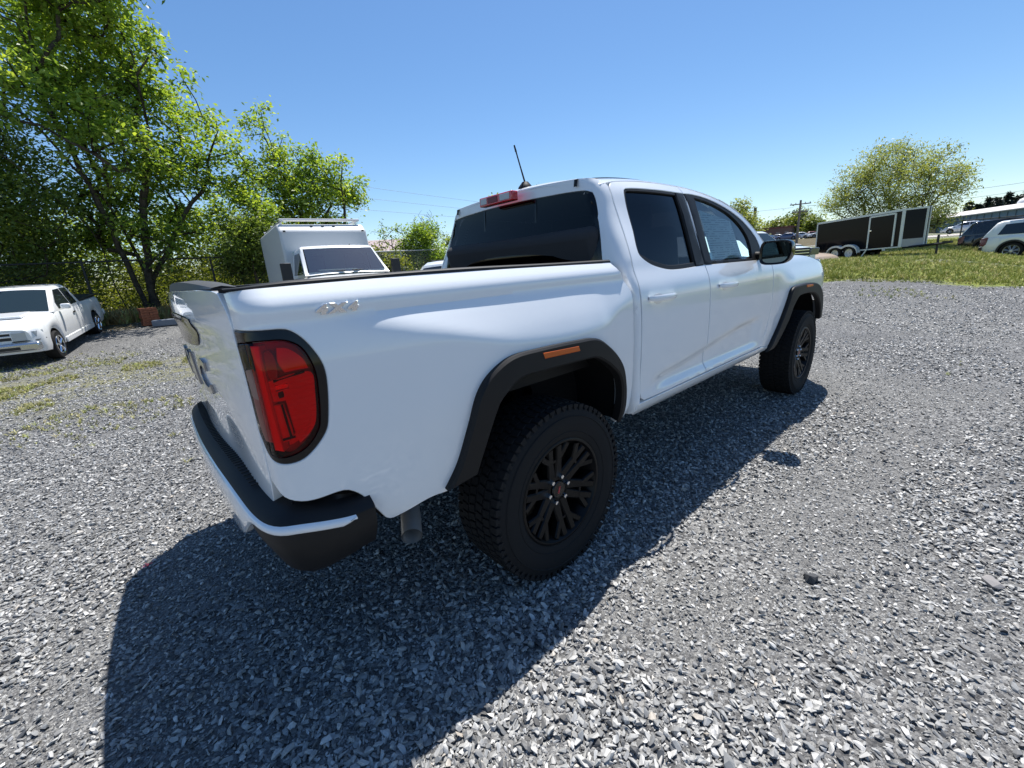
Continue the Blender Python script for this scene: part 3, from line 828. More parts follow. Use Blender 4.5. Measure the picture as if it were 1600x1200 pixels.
# ---- wheels
WB, HUB = 3.337, .392
def make_wheel(steer=0):
    w = thing_part('wheel')
    prof = [(.238, -.105), (.245, -.112), (.262, -.118), (.300, -.126), (.335, -.128), (.366, -.122), (.384, -.108), (.392, -.085), (.3925, -.04), (.3925, .04), (.392, .085), (.384, .108), (.366, .122), (.335, .128), (.300, .126), (.262, .118), (.245, .112), (.238, .105), (.230, .09), (.230, -.09)]
    b = MB(); b.lathe(prof, n=96, close=True); b.obj('tyre', RUBBER, w, sharp=60)
    b = MB()
    n = 66
    for k in range(n):
        th = 2 * math.pi * k / n
        for (y0, dy, ph, dr, sk) in ((-.104, .034, 0, .3885, .12), (.104, .034, .5, .3885, .12), (-.066, .036, .5, .3930, .22), (.066, .036, 0, .3930, -.22), (-.023, .036, .25, .3935, -.25), (.023, .036, .75, .3935, .25)):
            a = th + ph * 2 * math.pi / n
            c = (math.cos(a) * dr, y0, math.sin(a) * dr)
            b.box(c, (.013, dy, 2 * math.pi * .39 / n * .76), (sk * .6, -a, 0) if abs(y0) < .1 else (0, -a, 0))
        for s_ in (-1, 1):      # shoulder lugs that reach down the sidewall
            a = th + (.0 if s_ < 0 else .5) * 2 * math.pi / n
            b.box((math.cos(a) * .374, s_ * .1165, math.sin(a) * .374), (.024, .008, 2 * math.pi * .372 / n * (.62 if k % 2 else .42)), (0, -a, 0))
    b.obj('tread_blocks', RUBBER, w, smooth=False, kind='stuff')
    b = MB()
    for r0 in (.276, .345): b.lathe([(r0 - .003, -.1195 - (.0075 if r0 > .3 else .0)), (r0, -.1235 - (.0065 if r0 > .3 else 0)), (r0 + .003, -.121 - (.0065 if r0 > .3 else 0))], n=96)
    b.obj('sidewall_ring', RUBBER, w)
    # rim: barrel, lip and six pairs of forked spokes
    b = MB()
    b.lathe([(.243, -.108), (.2445, -.113), (.240, -.1165), (.232, -.115), (.226, -.104), (.214, -.085), (.205, -.03), (.200, .09), (.232, .105)], n=96)
    b.lathe([(.0, -.012), (.20, .0)], n=48)
    b.obj('rim', RIMM, w, sharp=50)
    b = MB()
    def bar(a0, r0, a1, r1, w0, w1, y0, y1, th=.03):
        p = Vector((math.cos(a0) * r0, y0, math.sin(a0) * r0)); q = Vector((math.cos(a1) * r1, y1, math.sin(a1) * r1))
        d = (q - p).normalized(); t = d.cross(Vector((0, 1, 0))).normalized(); n_ = Vector((0, 1, 0))
        V = []
        for c, ww in ((p, w0), (q, w1)):
            V += [c - t * ww, c - t * ww * .72 - n_ * .007, c + t * ww * .72 - n_ * .007, c + t * ww, c + t * ww * .9 + n_ * th, c - t * ww * .9 + n_ * th]
        b.add(V, [(0, 1, 7, 6), (1, 2, 8, 7), (2, 3, 9, 8), (3, 4, 10, 9), (4, 5, 11, 10), (5, 0, 6, 11), (0, 5, 4, 3, 2, 1), (6, 7, 8, 9, 10, 11)])
    for k in range(6):
        a = 2 * math.pi * (k + .5) / 6 + .16
        for s_ in (-1, 1):
            bar(a + s_ * .34, .062, a + s_ * .175, .155, .0245, .0185, -.071, -.088)
            bar(a + s_ * .175, .152, a + s_ * .125, .222, .0185, .0165, -.088, -.101)
            bar(a + s_ * .175, .150, a + s_ * .37, .222, .0145, .0140, -.087, -.101)
        bar(a - .155, .150, a + .155, .150, .008, .008, -.083, -.083)
    b.obj('spokes', RIMM, w, sharp=30)
    b = MB(); b.lathe([(.086, -.045), (.086, -.070), (.078, -.0755), (.044, -.077), (.042, -.060), (.0, -.060)], n=48); b.obj('hub', RIMM, w)
    b = MB(); b.lathe([(.040, -.058), (.040, -.082), (.036, -.087), (.0, -.088)], n=32); cap = b.obj('centre_cap', GLOSSB, w)
    me = text_mesh('GMC', .014, .0006, 0, .0004)
    for v in me.vertices:
        c = v.co.copy(); u, t_ = c.x * 1.15, c.y
        ca, sa = math.cos(R(72)), math.sin(R(72))
        v.co = (u * ca + t_ * sa * 1.0, -.0885 - c.z, u * sa - t_ * ca)
        v.co.x, v.co.z = (u * ca - t_ * sa), (u * sa + t_ * ca)
    link('cap_lettering', me, mat('red_enamel', (.55, .05, .06), .3), w)
    for k in range(6):
        a = 2 * math.pi * k / 6 + .16
        c = (math.cos(a) * .060, 0, math.sin(a) * .060)
        b = MB(); b.lathe([(.0115, -.060), (.0115, -.086), (.009, -.092), (.0, -.0935)], c, n=6); b.obj('lug_nut', CHROME, w, sharp=25)
    b = MB(); b.lathe([(.165, .02), (.165, .045), (.05, .045)], n=40); b.lathe([(.165, .02), (.05, .02)], n=40); b.obj('brake_disc', STEEL, w)
    return w
def thing_part(name):
    me = bpy.data.meshes.new(name)
    return link(name, me, None, truck)
def wheel_root():
    # the hub barrel itself is the wheel part; its pieces hang below it
    b = MB(); b.lathe([(.0, -.02), (.07, -.02), (.07, .06), (.0, .06)], n=24)
    return b.obj('wheel', DARK, truck)
_tp = thing_part
def thing_part(name): return wheel_root()
w0 = make_wheel()
WY = .957 - .129 + .0
for i, (x, s) in enumerate(((0, -1), (WB, -1), (0, 1), (WB, 1))):
    w = w0 if i == 0 else dup(w0, truck)
    w.location = (x, s * (.962 - .128), HUB - .010); w.scale = (.983, 1, .983)
    w.rotation_euler = (0, R((0, 47, 20, 80)[i]), 0 if s < 0 else math.pi)
# ---- cab shell: back wall wrapping to the rear door cut
def xback(z): return .608 if z < 1.25 else .608 + .055 * sst(1.25, 1.70, z)
def crad(z): return .03 + .035 * sst(1.2, 1.4, z)
def cab_back(u, z):
    """u runs from the middle of the back wall (0) round the right corner and forward along the side"""
    au = abs(u); r = crad(z); w = w_cab(.70, z); Ls = w - r; s = 1 if u >= 0 else -1
    xb = xback(z) - .030 * sst(1.3, 1.4, z) * max(0, 1 - (au / .75) ** 2)
    if au <= Ls: return (xb, -s * au, z)
    a = (au - Ls) / r
    if a < math.pi / 2: return (xback(z) + r * (1 - math.cos(a)), -s * (Ls + r * math.sin(a)), z)
    x = xback(z) + r + (au - Ls - r * math.pi / 2)
    return (x, -s * w_cab(x, z), z)
def ucut(z, x):
    r = crad(z); return w_cab(.70, z) - r + r * math.pi / 2 + (x - xback(z) - r)
def cutx(z): return .655 + .075 * sst(1.22, 1.62, z) + .02 * sst(1.6, 1.72, z)
zz = [.545, .62, .8, 1.0, 1.2, 1.28, 1.34, 1.4, 1.48, 1.56, 1.64, 1.70]
side = [(ucut(z, cutx(z) - .0075), z) for z in zz]
def roof_edge(y): return 1.748 + .022 * (1 - (abs(y) / .62) ** 2) if abs(y) < .62 else 1.748 - .048 * ((abs(y) - .62) / .09) ** 1.5
gl = [(.712, 1.30), (.700, 1.285), (0, 1.28), (-.700, 1.285), (-.712, 1.30), (-.708, 1.352), (-.690, 1.45), (-.655, 1.58), (-.628, 1.655), (-.60, 1.682), (-.3, 1.698), (0, 1.702), (.3, 1.698), (.60, 1.682), (.628, 1.655), (.655, 1.58), (.690, 1.45), (.708, 1.352)]
cab_o = [(side[0][0], side[0][1], 'c')] + side[1:-1] + [(side[-1][0], side[-1][1], 'c')] + [(y, roof_edge(y) - .004) for y in (.66, .6, .5, .35, .2, 0, -.2, -.35, -.5, -.6, -.66)] + [(-side[-1][0], side[-1][1], 'c')] + [(-p[0], p[1]) for p in side[::-1][1:-1]] + [(-side[0][0], side[0][1], 'c')]
cabp = panel('cab_rear', cab_o, cab_back, PAINT, truck, holes=[gl], spacing=.024, step=.02, depth=.02)
rw = panel('rear_window', gl, cab_back, TINT, cabp, spacing=.03, step=.02, r=.003, depth=.004, off=-.004)
# black border and the sliding pane's two uprights
panel('window_border', gl, cab_back, GLOSSB, cabp, holes=[[(p[0] * .962, 1.30 + (p[1] - 1.28) * .935) for p in gl]], spacing=.02, step=.02, r=.001, depth=.003, off=-.0025)
for y in (-.235, .235):
    panel('window_divider', [(y - .008, 1.29, 'c'), (y + .008, 1.29, 'c'), (y + .008, 1.695, 'c'), (y - .008, 1.695, 'c')], cab_back, GLOSSB, cabp, spacing=.05, step=.05, r=.001, depth=.004, off=-.001, smooth=False)
# ---- roof
def door_top(x): return pchip_dt(x)
pchip_dt = pchip([(.70, 1.705), (.78, 1.722), (.9, 1.735), (1.05, 1.742), (1.45, 1.736), (1.70, 1.712), (1.94, 1.668), (2.1, 1.62), (2.215, 1.572), (2.374, 1.472), (2.56, 1.31), (2.64, 1.24)])
zc = pchip([(.55, 1.760), (.62, 1.772), (.75, 1.792), (1.0, 1.806), (1.35, 1.808), (1.7, 1.790), (1.9, 1.765), (2.0, 1.742), (2.2, 1.62), (2.5, 1.42), (2.75, 1.26)])
rows = []
for i, x in enumerate(np.linspace(0, 1, 60)):
    row = []
    for t in np.linspace(-1, 1, 61):
        xr = xback(1.72) - .004 - .030 * max(0, 1 - (t * .67 / .75) ** 2)
        xf = 1.93 - .10 * (1 - t * t) * -1 if False else 1.955 - .03 * (t * t)
        X = xr + (xf - xr) * x
        Xe = max(X, .70)
        wd = w_cab(X, door_top(Xe)) - .002
        dd = X - (xback(1.72) - .004)
        if dd < .065: wd -= .065 * (1 - math.sqrt(max(0, 1 - ((.065 - max(dd, 0)) / .065) ** 2)))
        zd = door_top(Xe) + .003
        z = zd + (zc(X) - zd) * (1 - abs(t) ** 2.6) ** .72
        if x < .04: z -= .018 * (1 - x / .04) ** 2
        row.append((X, t * wd, z))
    row = [(row[0][0], row[0][1] + .012, row[0][2] - .022)] + row + [(row[-1][0], row[-1][1] - .012, row[-1][2] - .022)]
    rows.append(row)
roof = grid('roof', rows, PAINT, truck, sharp=60)
for s in (-1, 1):
    b = []
    for x in np.linspace(.640, 1.50, 40):
        wd = w_cab(x, door_top(max(x, .70))) - .002; y = s * (.530 + .02 * sst(.6, 1.2, x)); t = abs(y) / wd
        zd = door_top(max(x, .70)) + .006; z = zd + (zc(x) - zd) * (1 - t ** 2.6) ** .72
        b.append([(x, y - .011, z - .004), (x, y - .009, z + .0008), (x, y + .009, z + .0008), (x, y + .011, z - .004)])
    b.insert(0, [(b[0][0][0] - .006, p[1], p[2] - .035) for p in b[0]])
    grid('roof_moulding', b, BLACK, roof)
# ---- high brake lamp
b = MB(); xl = .555
b.box((.560, 0, 1.727), (.05, .30, .052)); chm = b.obj('high_brake_lamp', mat('bright_red_lens', (.62, .012, .02), .12, coat=1.0), truck, bevel=.006)
for y, wdt in ((-.088, .085), (.106, .06)):
    b = MB(); b.box((.5345, y, 1.728), (.006, wdt, .034)); b.obj('white_lens', REVL, chm, bevel=.002)
b = MB(); b.box((.5345, .022, 1.728), (.006, .09, .034)); b.obj('dark_lens', LENSD, chm, bevel=.002)
# ---- antenna
b = MB(); b.lathe([(.0, .03), (.018, .028), (.03, .014), (.042, 0), (.045, -.01)], (.71, -.085, 1.79), 'z', 20); an = b.obj('antenna', BLACK, truck)
b = MB(); b.tube([(.71, -.085, 1.81), (.68, -.082, 1.9), (.645, -.078, 2.01)], [.0055, .004, .0038], 8); b.tube([(.656, -.079, 1.975), (.645, -.078, 2.01)], [.0055, .0045], 8); b.obj('mast', BLACK, an)
# ---- doors
ZB = .612
rcut = [(cutx(z), z) for z in (.66, .8, .9, 1.05, 1.2, 1.28, 1.34, 1.4, 1.48, 1.56, 1.64, 1.69)]
B0, B1 = 1.405, 1.432
rd = [(.690, ZB), (.662, .634)] + rcut + [(.775, 1.718), (.84, 1.731), (1.0, 1.740), (1.2, 1.741), (B1 - .005, 1.735, 'c'), (B0 + .005, 1.29), (B0 - .002, 1.15), (B0 - .002, .8), (B0 - .002, .64), (B0 - .002, ZB, 'c')]
fd = [(B0 + .006, ZB, 'c'), (B0 + .006, .8), (B0 + .006, 1.15), (B0 + .012, 1.29), (B1 + .001, 1.735, 'c'), (1.55, 1.727), (1.70, 1.708), (1.94, 1.663), (2.1, 1.615), (2.215, 1.566), (2.374, 1.466), (2.452, 1.395), (2.478, 1.33), (2.485, 1.25), (2.483, 1.1), (2.483, .95), (2.455, .8), (2.40, .68), (2.37, .625), (2.34, ZB)]
rw_o = [(.758, 1.362), (.80, 1.481), (.85, 1.660), (.874, 1.681), (1.325, 1.678, 'c'), (1.292, 1.289, 'c'), (1.016, 1.287), (.868, 1.314), (.79, 1.344)]
rw_black = [(.747, 1.360), (.790, 1.484), (.840, 1.668), (.87, 1.692), (1.1, 1.697), (1.424, 1.693, 'c'), (1.402, 1.268, 'c'), (1.03, 1.262), (.872, 1.287), (.782, 1.322)]
fw_o = [(1.507, 1.290, 'c'), (1.548, 1.676, 'c'), (1.68, 1.661), (1.80, 1.640), (1.90, 1.616), (2.01, 1.578), (2.134, 1.507), (2.20, 1.428), (2.205, 1.36), (2.178, 1.278, 'c')]
fw_black = [(1.418, 1.268, 'c'), (1.440, 1.693, 'c'), (1.55, 1.694), (1.706, 1.680), (1.88, 1.648), (2.05, 1.600), (2.20, 1.535), (2.335, 1.436), (2.372, 1.36), (2.348, 1.262, 'c')]
def door(nm, out, black, glass, gm, hx, mir):
    d = panel(nm, out, side_cab, PAINT, truck, holes=[black], spacing=.02, step=.018, r=.0025, depth=.025, mirror=mir)
    panel('window_frame', black, side_cab, BLACK if True else GLOSSB, d, holes=[glass], spacing=.02, step=.02, r=.002, depth=.02, off=-.003, mirror=mir)
    pt = [(1.300, 1.270), (1.333, 1.690), (1.4246, 1.690), (1.4086, 1.270)] if nm == 'rear_door' else [(1.4112, 1.270), (1.4272, 1.690), (1.548, 1.690), (1.508, 1.270)]
    panel('pillar_trim', [(p[0], p[1], 'c') for p in pt], side_cab, BLACK, d, spacing=.05, step=.03, r=.0015, depth=.006, off=.0022, mirror=mir, smooth=False)
    panel('window', glass, side_cab, gm, d, spacing=.04, step=.03, r=.001, depth=.002, off=-.014, mirror=mir)
    # handle: a bar over a flat cup patch, the hollow's shade put into its colour
    z0 = 1.128
    cup = [(hx + .075 + .055 * math.cos(t), z0 + .030 * math.sin(t)) for t in np.linspace(0, 2 * math.pi, 16, endpoint=False)]
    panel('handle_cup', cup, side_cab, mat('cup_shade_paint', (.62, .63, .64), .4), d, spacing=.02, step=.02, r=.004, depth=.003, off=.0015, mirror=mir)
    s = 1 if mir else -1
    b = MB(); w = w_cab(hx + .1, z0)
    P = []
    for t in np.linspace(0, 1, 14):
        x = hx - .02 + t * .27; bow = .040 * math.sin(math.pi * min(1, max(0, t))) ** .35 if 0 < t < 1 else .004
        P.append([(x, s * (w - .002 + bow), z0 + .004 - .004 * t + dz * (.8 + .2 * math.sin(math.pi * t))) for dz in (.016,)] )
    rows = []
    for t in np.linspace(0, 1, 16):
        x = hx - .02 + t * .262; bow = .004 + .034 * (math.sin(math.pi * t) ** .4 if 0 < t < 1 else 0); zc_ = z0 + .006 - .004 * t
        hh = .0155 * (.75 + .25 * math.sin(math.pi * t) ** .5 if 0 < t < 1 else .6)
        rows.append([(x, s * (w + bow - .016), zc_ - hh * .8), (x, s * (w + bow - .004), zc_ - hh), (x, s * (w + bow), zc_ - hh * .5), (x, s * (w + bow), zc_ + hh * .5), (x, s * (w + bow - .005), zc_ + hh), (x, s * (w + bow - .016), zc_ + hh * .8)])
    grid('door_handle', rows, PAINT, d, closed=True, sharp=50)
    return d
for mir in (False, True):
    door('rear_door', rd, rw_black, rw_o, TINT, .735, mir)
    fdo = door('front_door', fd, fw_black, fw_o, CLEAR, 1.545, mir)
    s = 1 if mir else -1
    # side mirror
    b = MB(); b.tube([(2.28, s * .845, 1.292), (2.26, s * .90, 1.290), (2.24, s * .95, 1.300)], [.030, .028, .026], 12)
    mir_o = b.obj('side_mirror', BLACK, fdo)
    def shell(sc_, xo):
        q = [(-.098, .062), (-.080, .094), (-.03, .101), (.07, .098), (.105, .085), (.118, .05), (.116, -.02), (.095, -.075), (.055, -.098), (-.06, -.100), (-.092, -.082), (-.102, -.03)]
        q = catmull(q, .015)
        return [(2.175 + xo, s * (1.003 + p[0] * sc_ * .90), 1.308 + p[1] * .80 * sc_) for p in q]
    grid('mirror_shell', [shell(.83, .004), shell(.86, -.010), shell(.985, -.016), shell(1, -.006), shell(1, .03), shell(.96, .075), shell(.85, .115), shell(.6, .14), shell(.1, .148)], GLOSSB, mir_o, closed=True, sharp=40)
    mesh('mirror_glass', shell(.83, -.002), [tuple(range(len(shell(.9, 0))))], MIRG, mir_o)
    # maker's plate on the lower front door, raised letters too fine to read
# ---- rocker panels, front fenders
RK = [(.625, .545), (.63, .6025, 'c'), (1.5, .6025), (2.36, .6025, 'c'), (2.52, .580, 'c'), (2.50, .55, 'c'), (1.5, .532), (.66, .528)]
both(lambda m: panel('rocker_panel', RK, side_cab, PAINT, truck, spacing=.022, step=.022, depth=.03, mirror=m))
FZ = pchip([(2.4, 1.262), (2.55, 1.268), (3.0, 1.274), (3.3, 1.262), (3.6, 1.222), (3.8, 1.170), (3.95, 1.10), (4.1, 1.01), (4.25, .92)])
fen = [(2.4905, .95), (2.4925, 1.1), (2.4935, 1.25, 'c')] + [(x, FZ(x)) for x in (2.6, 2.8, 3.0, 3.2, 3.4, 3.6, 3.8)] + [(3.95, 1.098, 'c'), (4.0, 1.05), (4.0, .96, 'c'), (3.86, .95), (3.84, .70), (3.80, .655, 'c')] + FR_CUT[::-1][1:-1] + [(2.545, .56, 'c'), (2.525, .582, 'c'), (2.36, .606, 'c'), (2.378, .625), (2.408, .68), (2.463, .8)]
both(lambda m: panel('front_fender', fen, side_fen, PAINT, truck, spacing=.022, step=.02, r=.0025, depth=.025, mirror=m))
# ---- bonnet, cowl, windscreen, pillars
rows = []
for x in np.linspace(2.50, 4.08, 40):
    row = []
    for t in np.linspace(-1, 1, 31):
        w = w_fen(x, FZ(x)) - .004; e = FZ(x) + .002
        X = x + .10 * (1 - t * t) * sst(2.6, 4.0, x)
        z = e + (.045 + .02 * sst(4.0, 2.7, x) if False else .05) * (1 - abs(t) ** 2.6) + .022 * (sst(.55, .42, abs(t)) if False else 1 - sst(.40, .55, abs(t))) * sst(2.6, 2.8, x)
        z -= .05 * sst(3.85, 4.15, X)
        row.append((X, t * w, z))
    rows.append(row)
grid('bonnet', rows, PAINT, truck, sharp=60)
wrows = []
for k in np.linspace(0, 1, 24):
    row = []
    for t in np.linspace(-1, 1, 31):
        zt = 1.262 + (1.735 - 1.262) * k
        xe = 2.60 - (2.60 - 2.00) * k ** 1.05; xc = 2.79 - (2.79 - 1.96) * k
        we = .80 + (.640 - .80) * k
        row.append((xc + (xe - xc) * t * t, t * we, zt + .03 * (1 - t * t) * k - .07 * k * abs(t) ** 2.5))
    wrows.append(row)
grid('windscreen', wrows, SHIELD, truck)
for s in (-1, 1):
    rows = []
    for k in np.linspace(0, 1, 30):
        x = 1.93 + k * .66; z = pchip_dt(x) + .006; w = w_cab(x, pchip_dt(x)) - .002
        xe, we = 2.60 - .60 * (1 - k) ** 1.0, .80 - .16 * (1 - k)
        ze = 1.262 + .403 * (1 - k) + .004
        rows.append([(x, s * (w - .02), z - .03), (x, s * w, z), (x * .6 + xe * .4 + .002, s * (w * .6 + we * .4 + .008), z * .6 + ze * .4 + .012), (xe, s * we, ze), (xe - .02, s * (we - .03), ze - .02)])
    grid('windscreen_pillar', rows, PAINT, truck, sharp=60)
b = MB(); b.box((2.62, 0, 1.25), (.24, 1.56, .03)); b.obj('cowl', BLACK, truck)
# ---- nose: grille, headlamps, bumper
def nose(t, z, o=0): return (4.12 + .10 * (1 - t * t) - .16 * abs(t) ** 4 + o, t * .80, z)
rows = [[nose(t, z, -.06 * sst(.98, 1.1, z)) for t in np.linspace(-1, 1, 31)] for z in [float(q) for q in np.linspace(.62, 1.06, 16)]]
nosep = grid('grille', rows, GLOSSB, truck)
b = MB()
for z in np.linspace(.78, .98, 6):
    rows = [nose(t, z, .012) for t in np.linspace(-.6, .6, 21)]
    b.tube(rows, .010, 6)
b.obj('grille_bars', BLACK, nosep)
b = MB(); b.tube([nose(t, 1.0, .014) for t in np.linspace(-.66, .66, 21)] , .016, 8); b.obj('grille_trim', BLACK, nosep)
for k, ch in enumerate('GMC'):
    me = text_mesh(ch, .12, .006, .001, .003)
    for v in me.vertices:
        c = v.co.copy(); v.co = (4.24 + c.z, -.16 + .16 * k + c.x * 1.2, .88 + c.y)
    link('letter', me, CHROME, nosep)
for s in (-1, 1):
    rows = [[nose(s * t, z, .015 - .02 * sst(1.02, 1.2, z)) for t in np.linspace(.70, .985, 12)] for z in np.linspace(.84, .99, 8)]
    h = grid('headlamp', rows, mat('headlamp_lens', (.5, .52, .54), .05, coat=1.0), truck)
rows = []
for z, o in ((.46, -.10), (.48, .02), (.56, .07), (.66, .09), (.74, .08), (.80, .05), (.82, -.02)):
    rows.append([(4.14 + .10 * (1 - t * t) - .34 * abs(t) ** 5 + o, t * .90, z) for t in np.linspace(-1, 1, 41)])
grid('front_bumper', rows, PAINT, truck)
# ---- dark inner shell that closes the gaps, floor, frame, axle, exhaust
def inner(name, lp, fn, off, holes=()):
    for mir in (False, True): panel(name, lp, fn, DARK, truck, holes=holes, spacing=.06, step=.04, r=.001, depth=.004, off=off, mirror=mir)
inner('inner_panel', [(.63, .56, 'c'), (.70, 1.28, 'c'), (1.2, 1.25), (2.47, 1.24, 'c'), (2.47, .9), (2.36, .60, 'c')], side_cab, -.032)
inner('door_post', [(1.30, 1.24, 'c'), (1.335, 1.70, 'c'), (1.54, 1.70, 'c'), (1.50, 1.24, 'c')], side_cab, -.030)
b = MB(); b.box((1.6, 0, .60), (2.0, 1.66, .04)); b.box((1.6, 0, .57), (2.0, 1.70, .05)); b.obj('cab_floor', DARK, truck)
b = MB()
for s in (-1, 1): b.box((1.5, s * .45, .56), (5.1, .09, .14))
b.box((-.98, 0, .56), (.10, 1.3, .13)); b.box((2.2, 0, .5), (.1, 1.0, .1)); b.box((.55, 0, .55), (.08, 1.0, .1))
b.obj('chassis_frame', DARK, truck)
b = MB(); b.tube([(0, -.78, HUB), (0, .78, HUB)], .045, 12); b.lathe([(0, -.15), (.10, -.12), (.14, 0), (.10, .12), (0, .15)], (0, 0, HUB), 'y', 20); b.obj('axle', DARK, truck)
MB().tube([(WB, -.78, HUB), (WB, .78, HUB)], .035, 12).obj('axle', DARK, truck)
b = MB(); b.tube([(.9, -.30, .50), (-.2, -.36, .56), (-.45, -.45, .52), (-.56, -.62, .47)], .030, 12); b.tube([(-.55, -.60, .478), (-.60, -.71, .455), (-.648, -.80, .428)], [.034, .037, .037], 20, cap=False); b.tube([(-.56, -.62, .473), (-.60, -.71, .453), (-.646, -.797, .429)], [.031, .033, .033], 20, cap=False); b.obj('exhaust_pipe', STEEL, truck)
b = MB(); b.box((.30, -.03, .50), (.7, .9, .16)); b.box((-.7, .1, .62), (.5, .8, .10)); b.obj('fuel_tank', DARK, truck, bevel=.02)
for s in (-1, 1):
    MB().box((-.08, s * .60, .46), (1.2, .06, .02)).obj('leaf_spring', DARK, truck); MB().tube([(.08, s * .5, .45), (.18, s * .52, .78)], .025, 10).obj('damper', DARK, truck)
# ---- cabin
def seat(x, y, wd, wrap):
    o = MB().box((x, y, .92), (.50, wd, .16)).obj('seat', SEATM, truck, bevel=.04, seg=3)
    MB().box((x - .26, y, 1.22), (.15, wd, .60), (0, R(-14), 0)).obj('backrest', WRAP if wrap else SEATM, o, bevel=.05, seg=3)
    if wd < .8: MB().box((x - .36, y, 1.58), (.09, .26, .17), (0, R(-8), 0)).obj('headrest', WRAP if wrap else SEATM, o, bevel=.035, seg=3)
    return o
for y in (-.40, .40): seat(1.72, y, .54, True)
o = seat(.98, 0, 1.36, False)
for y in (-.42, .42): MB().box((.735, y, 1.50), (.08, .26, .15), (0, R(-8), 0)).obj('headrest', SEATM, o, bevel=.03, seg=3)
MB().box((2.40, 0, 1.17), (.42, 1.60, .20)).obj('dashboard', SEATM, truck, bevel=.05, seg=3)
b = MB(); b.lathe([(.175, -.012), (.19, 0), (.175, .012), (.16, 0)], (0, 0, 0), 'x', 28, close=True); sw = b.obj('steering_wheel', SEATM, truck); sw.location = (2.08, .40, 1.16); sw.rotation_euler = (0, R(-25), 0)
rows = [[(x, t * (w_cab(x, 1.69) - .03), (1.70 - .10 * sst(1.5, 2.0, x)) + .05 * (1 - abs(t) ** 3)) for t in np.linspace(-1, 1, 9)] for x in (.72, 1.2, 1.55, 1.75, 1.92)]
grid('headliner', rows, BEIGE, truck)
# price sheet taped inside the passenger window: columns of fine print
paper = mat('price_sheet_print', (.8, .82, .82), .6)
tc = N(paper, 'ShaderNodeTexCoord'); sep = N(paper, 'ShaderNodeSeparateXYZ'); L(paper, tc.outputs['Generated'], sep.inputs[0])
def mth(m, op, a, bv=None):
    n = N(m, 'ShaderNodeMath', operation=op)
    for i, v in enumerate((a, bv)):
        if v is None: continue
        if hasattr(v, 'is_linked') or not isinstance(v, (int, float)): L(m, v, n.inputs[i])
        else: n.inputs[i].default_value = v
    return n.outputs[0]
ln = mth(paper, 'GREATER_THAN', mth(paper, 'FRACT', mth(paper, 'MULTIPLY', sep.outputs['Z'], 21)), .62)
nz = N(paper, 'ShaderNodeTexNoise', Scale=9.0, Detail=3); L(paper, tc.outputs['Generated'], nz.inputs['Vector'])
ink = mth(paper, 'MULTIPLY', ln, mth(paper, 'GREATER_THAN', nz.outputs['Fac'], .47))
L(paper, ramp(paper, ink, [(0, (.80, .82, .82)), (1, (.42, .48, .52))]), BS(paper).inputs['Base Color'])
sh = [(1.585, 1.300), (1.60, 1.61), (2.02, 1.545), (2.05, 1.300)]
panel('price_sheet', [(p[0], p[1], 'c') for p in sh], side_cab, paper, truck, spacing=.04, step=.04, r=.0005, depth=.001, off=-.020, smooth=False)
for pm in (paper,):
    nt_ = pm.node_tree; tl = nt_.nodes.new('ShaderNodeBsdfTranslucent'); mxs = nt_.nodes.new('ShaderNodeMixShader'); mxs.inputs[0].default_value = .62
    nt_.links.new(BS(pm).inputs['Base Color'].links[0].from_socket, tl.inputs['Color'])
    ou = [n for n in nt_.nodes if n.type == 'OUTPUT_MATERIAL'][0]
    nt_.links.new(BS(pm).outputs[0], mxs.inputs[1]); nt_.links.new(tl.outputs[0], mxs.inputs[2]); nt_.links.new(mxs.outputs[0], ou.inputs[0])
panel('price_sheet', [(1.545, 1.300, 'c'), (1.555, 1.345, 'c'), (1.60, 1.345, 'c'), (1.60, 1.300, 'c')], side_cab, mat('white_card', (.8, .82, .82), .6), truck, spacing=.04, step=.04, r=.0005, depth=.001, off=-.020, smooth=False)
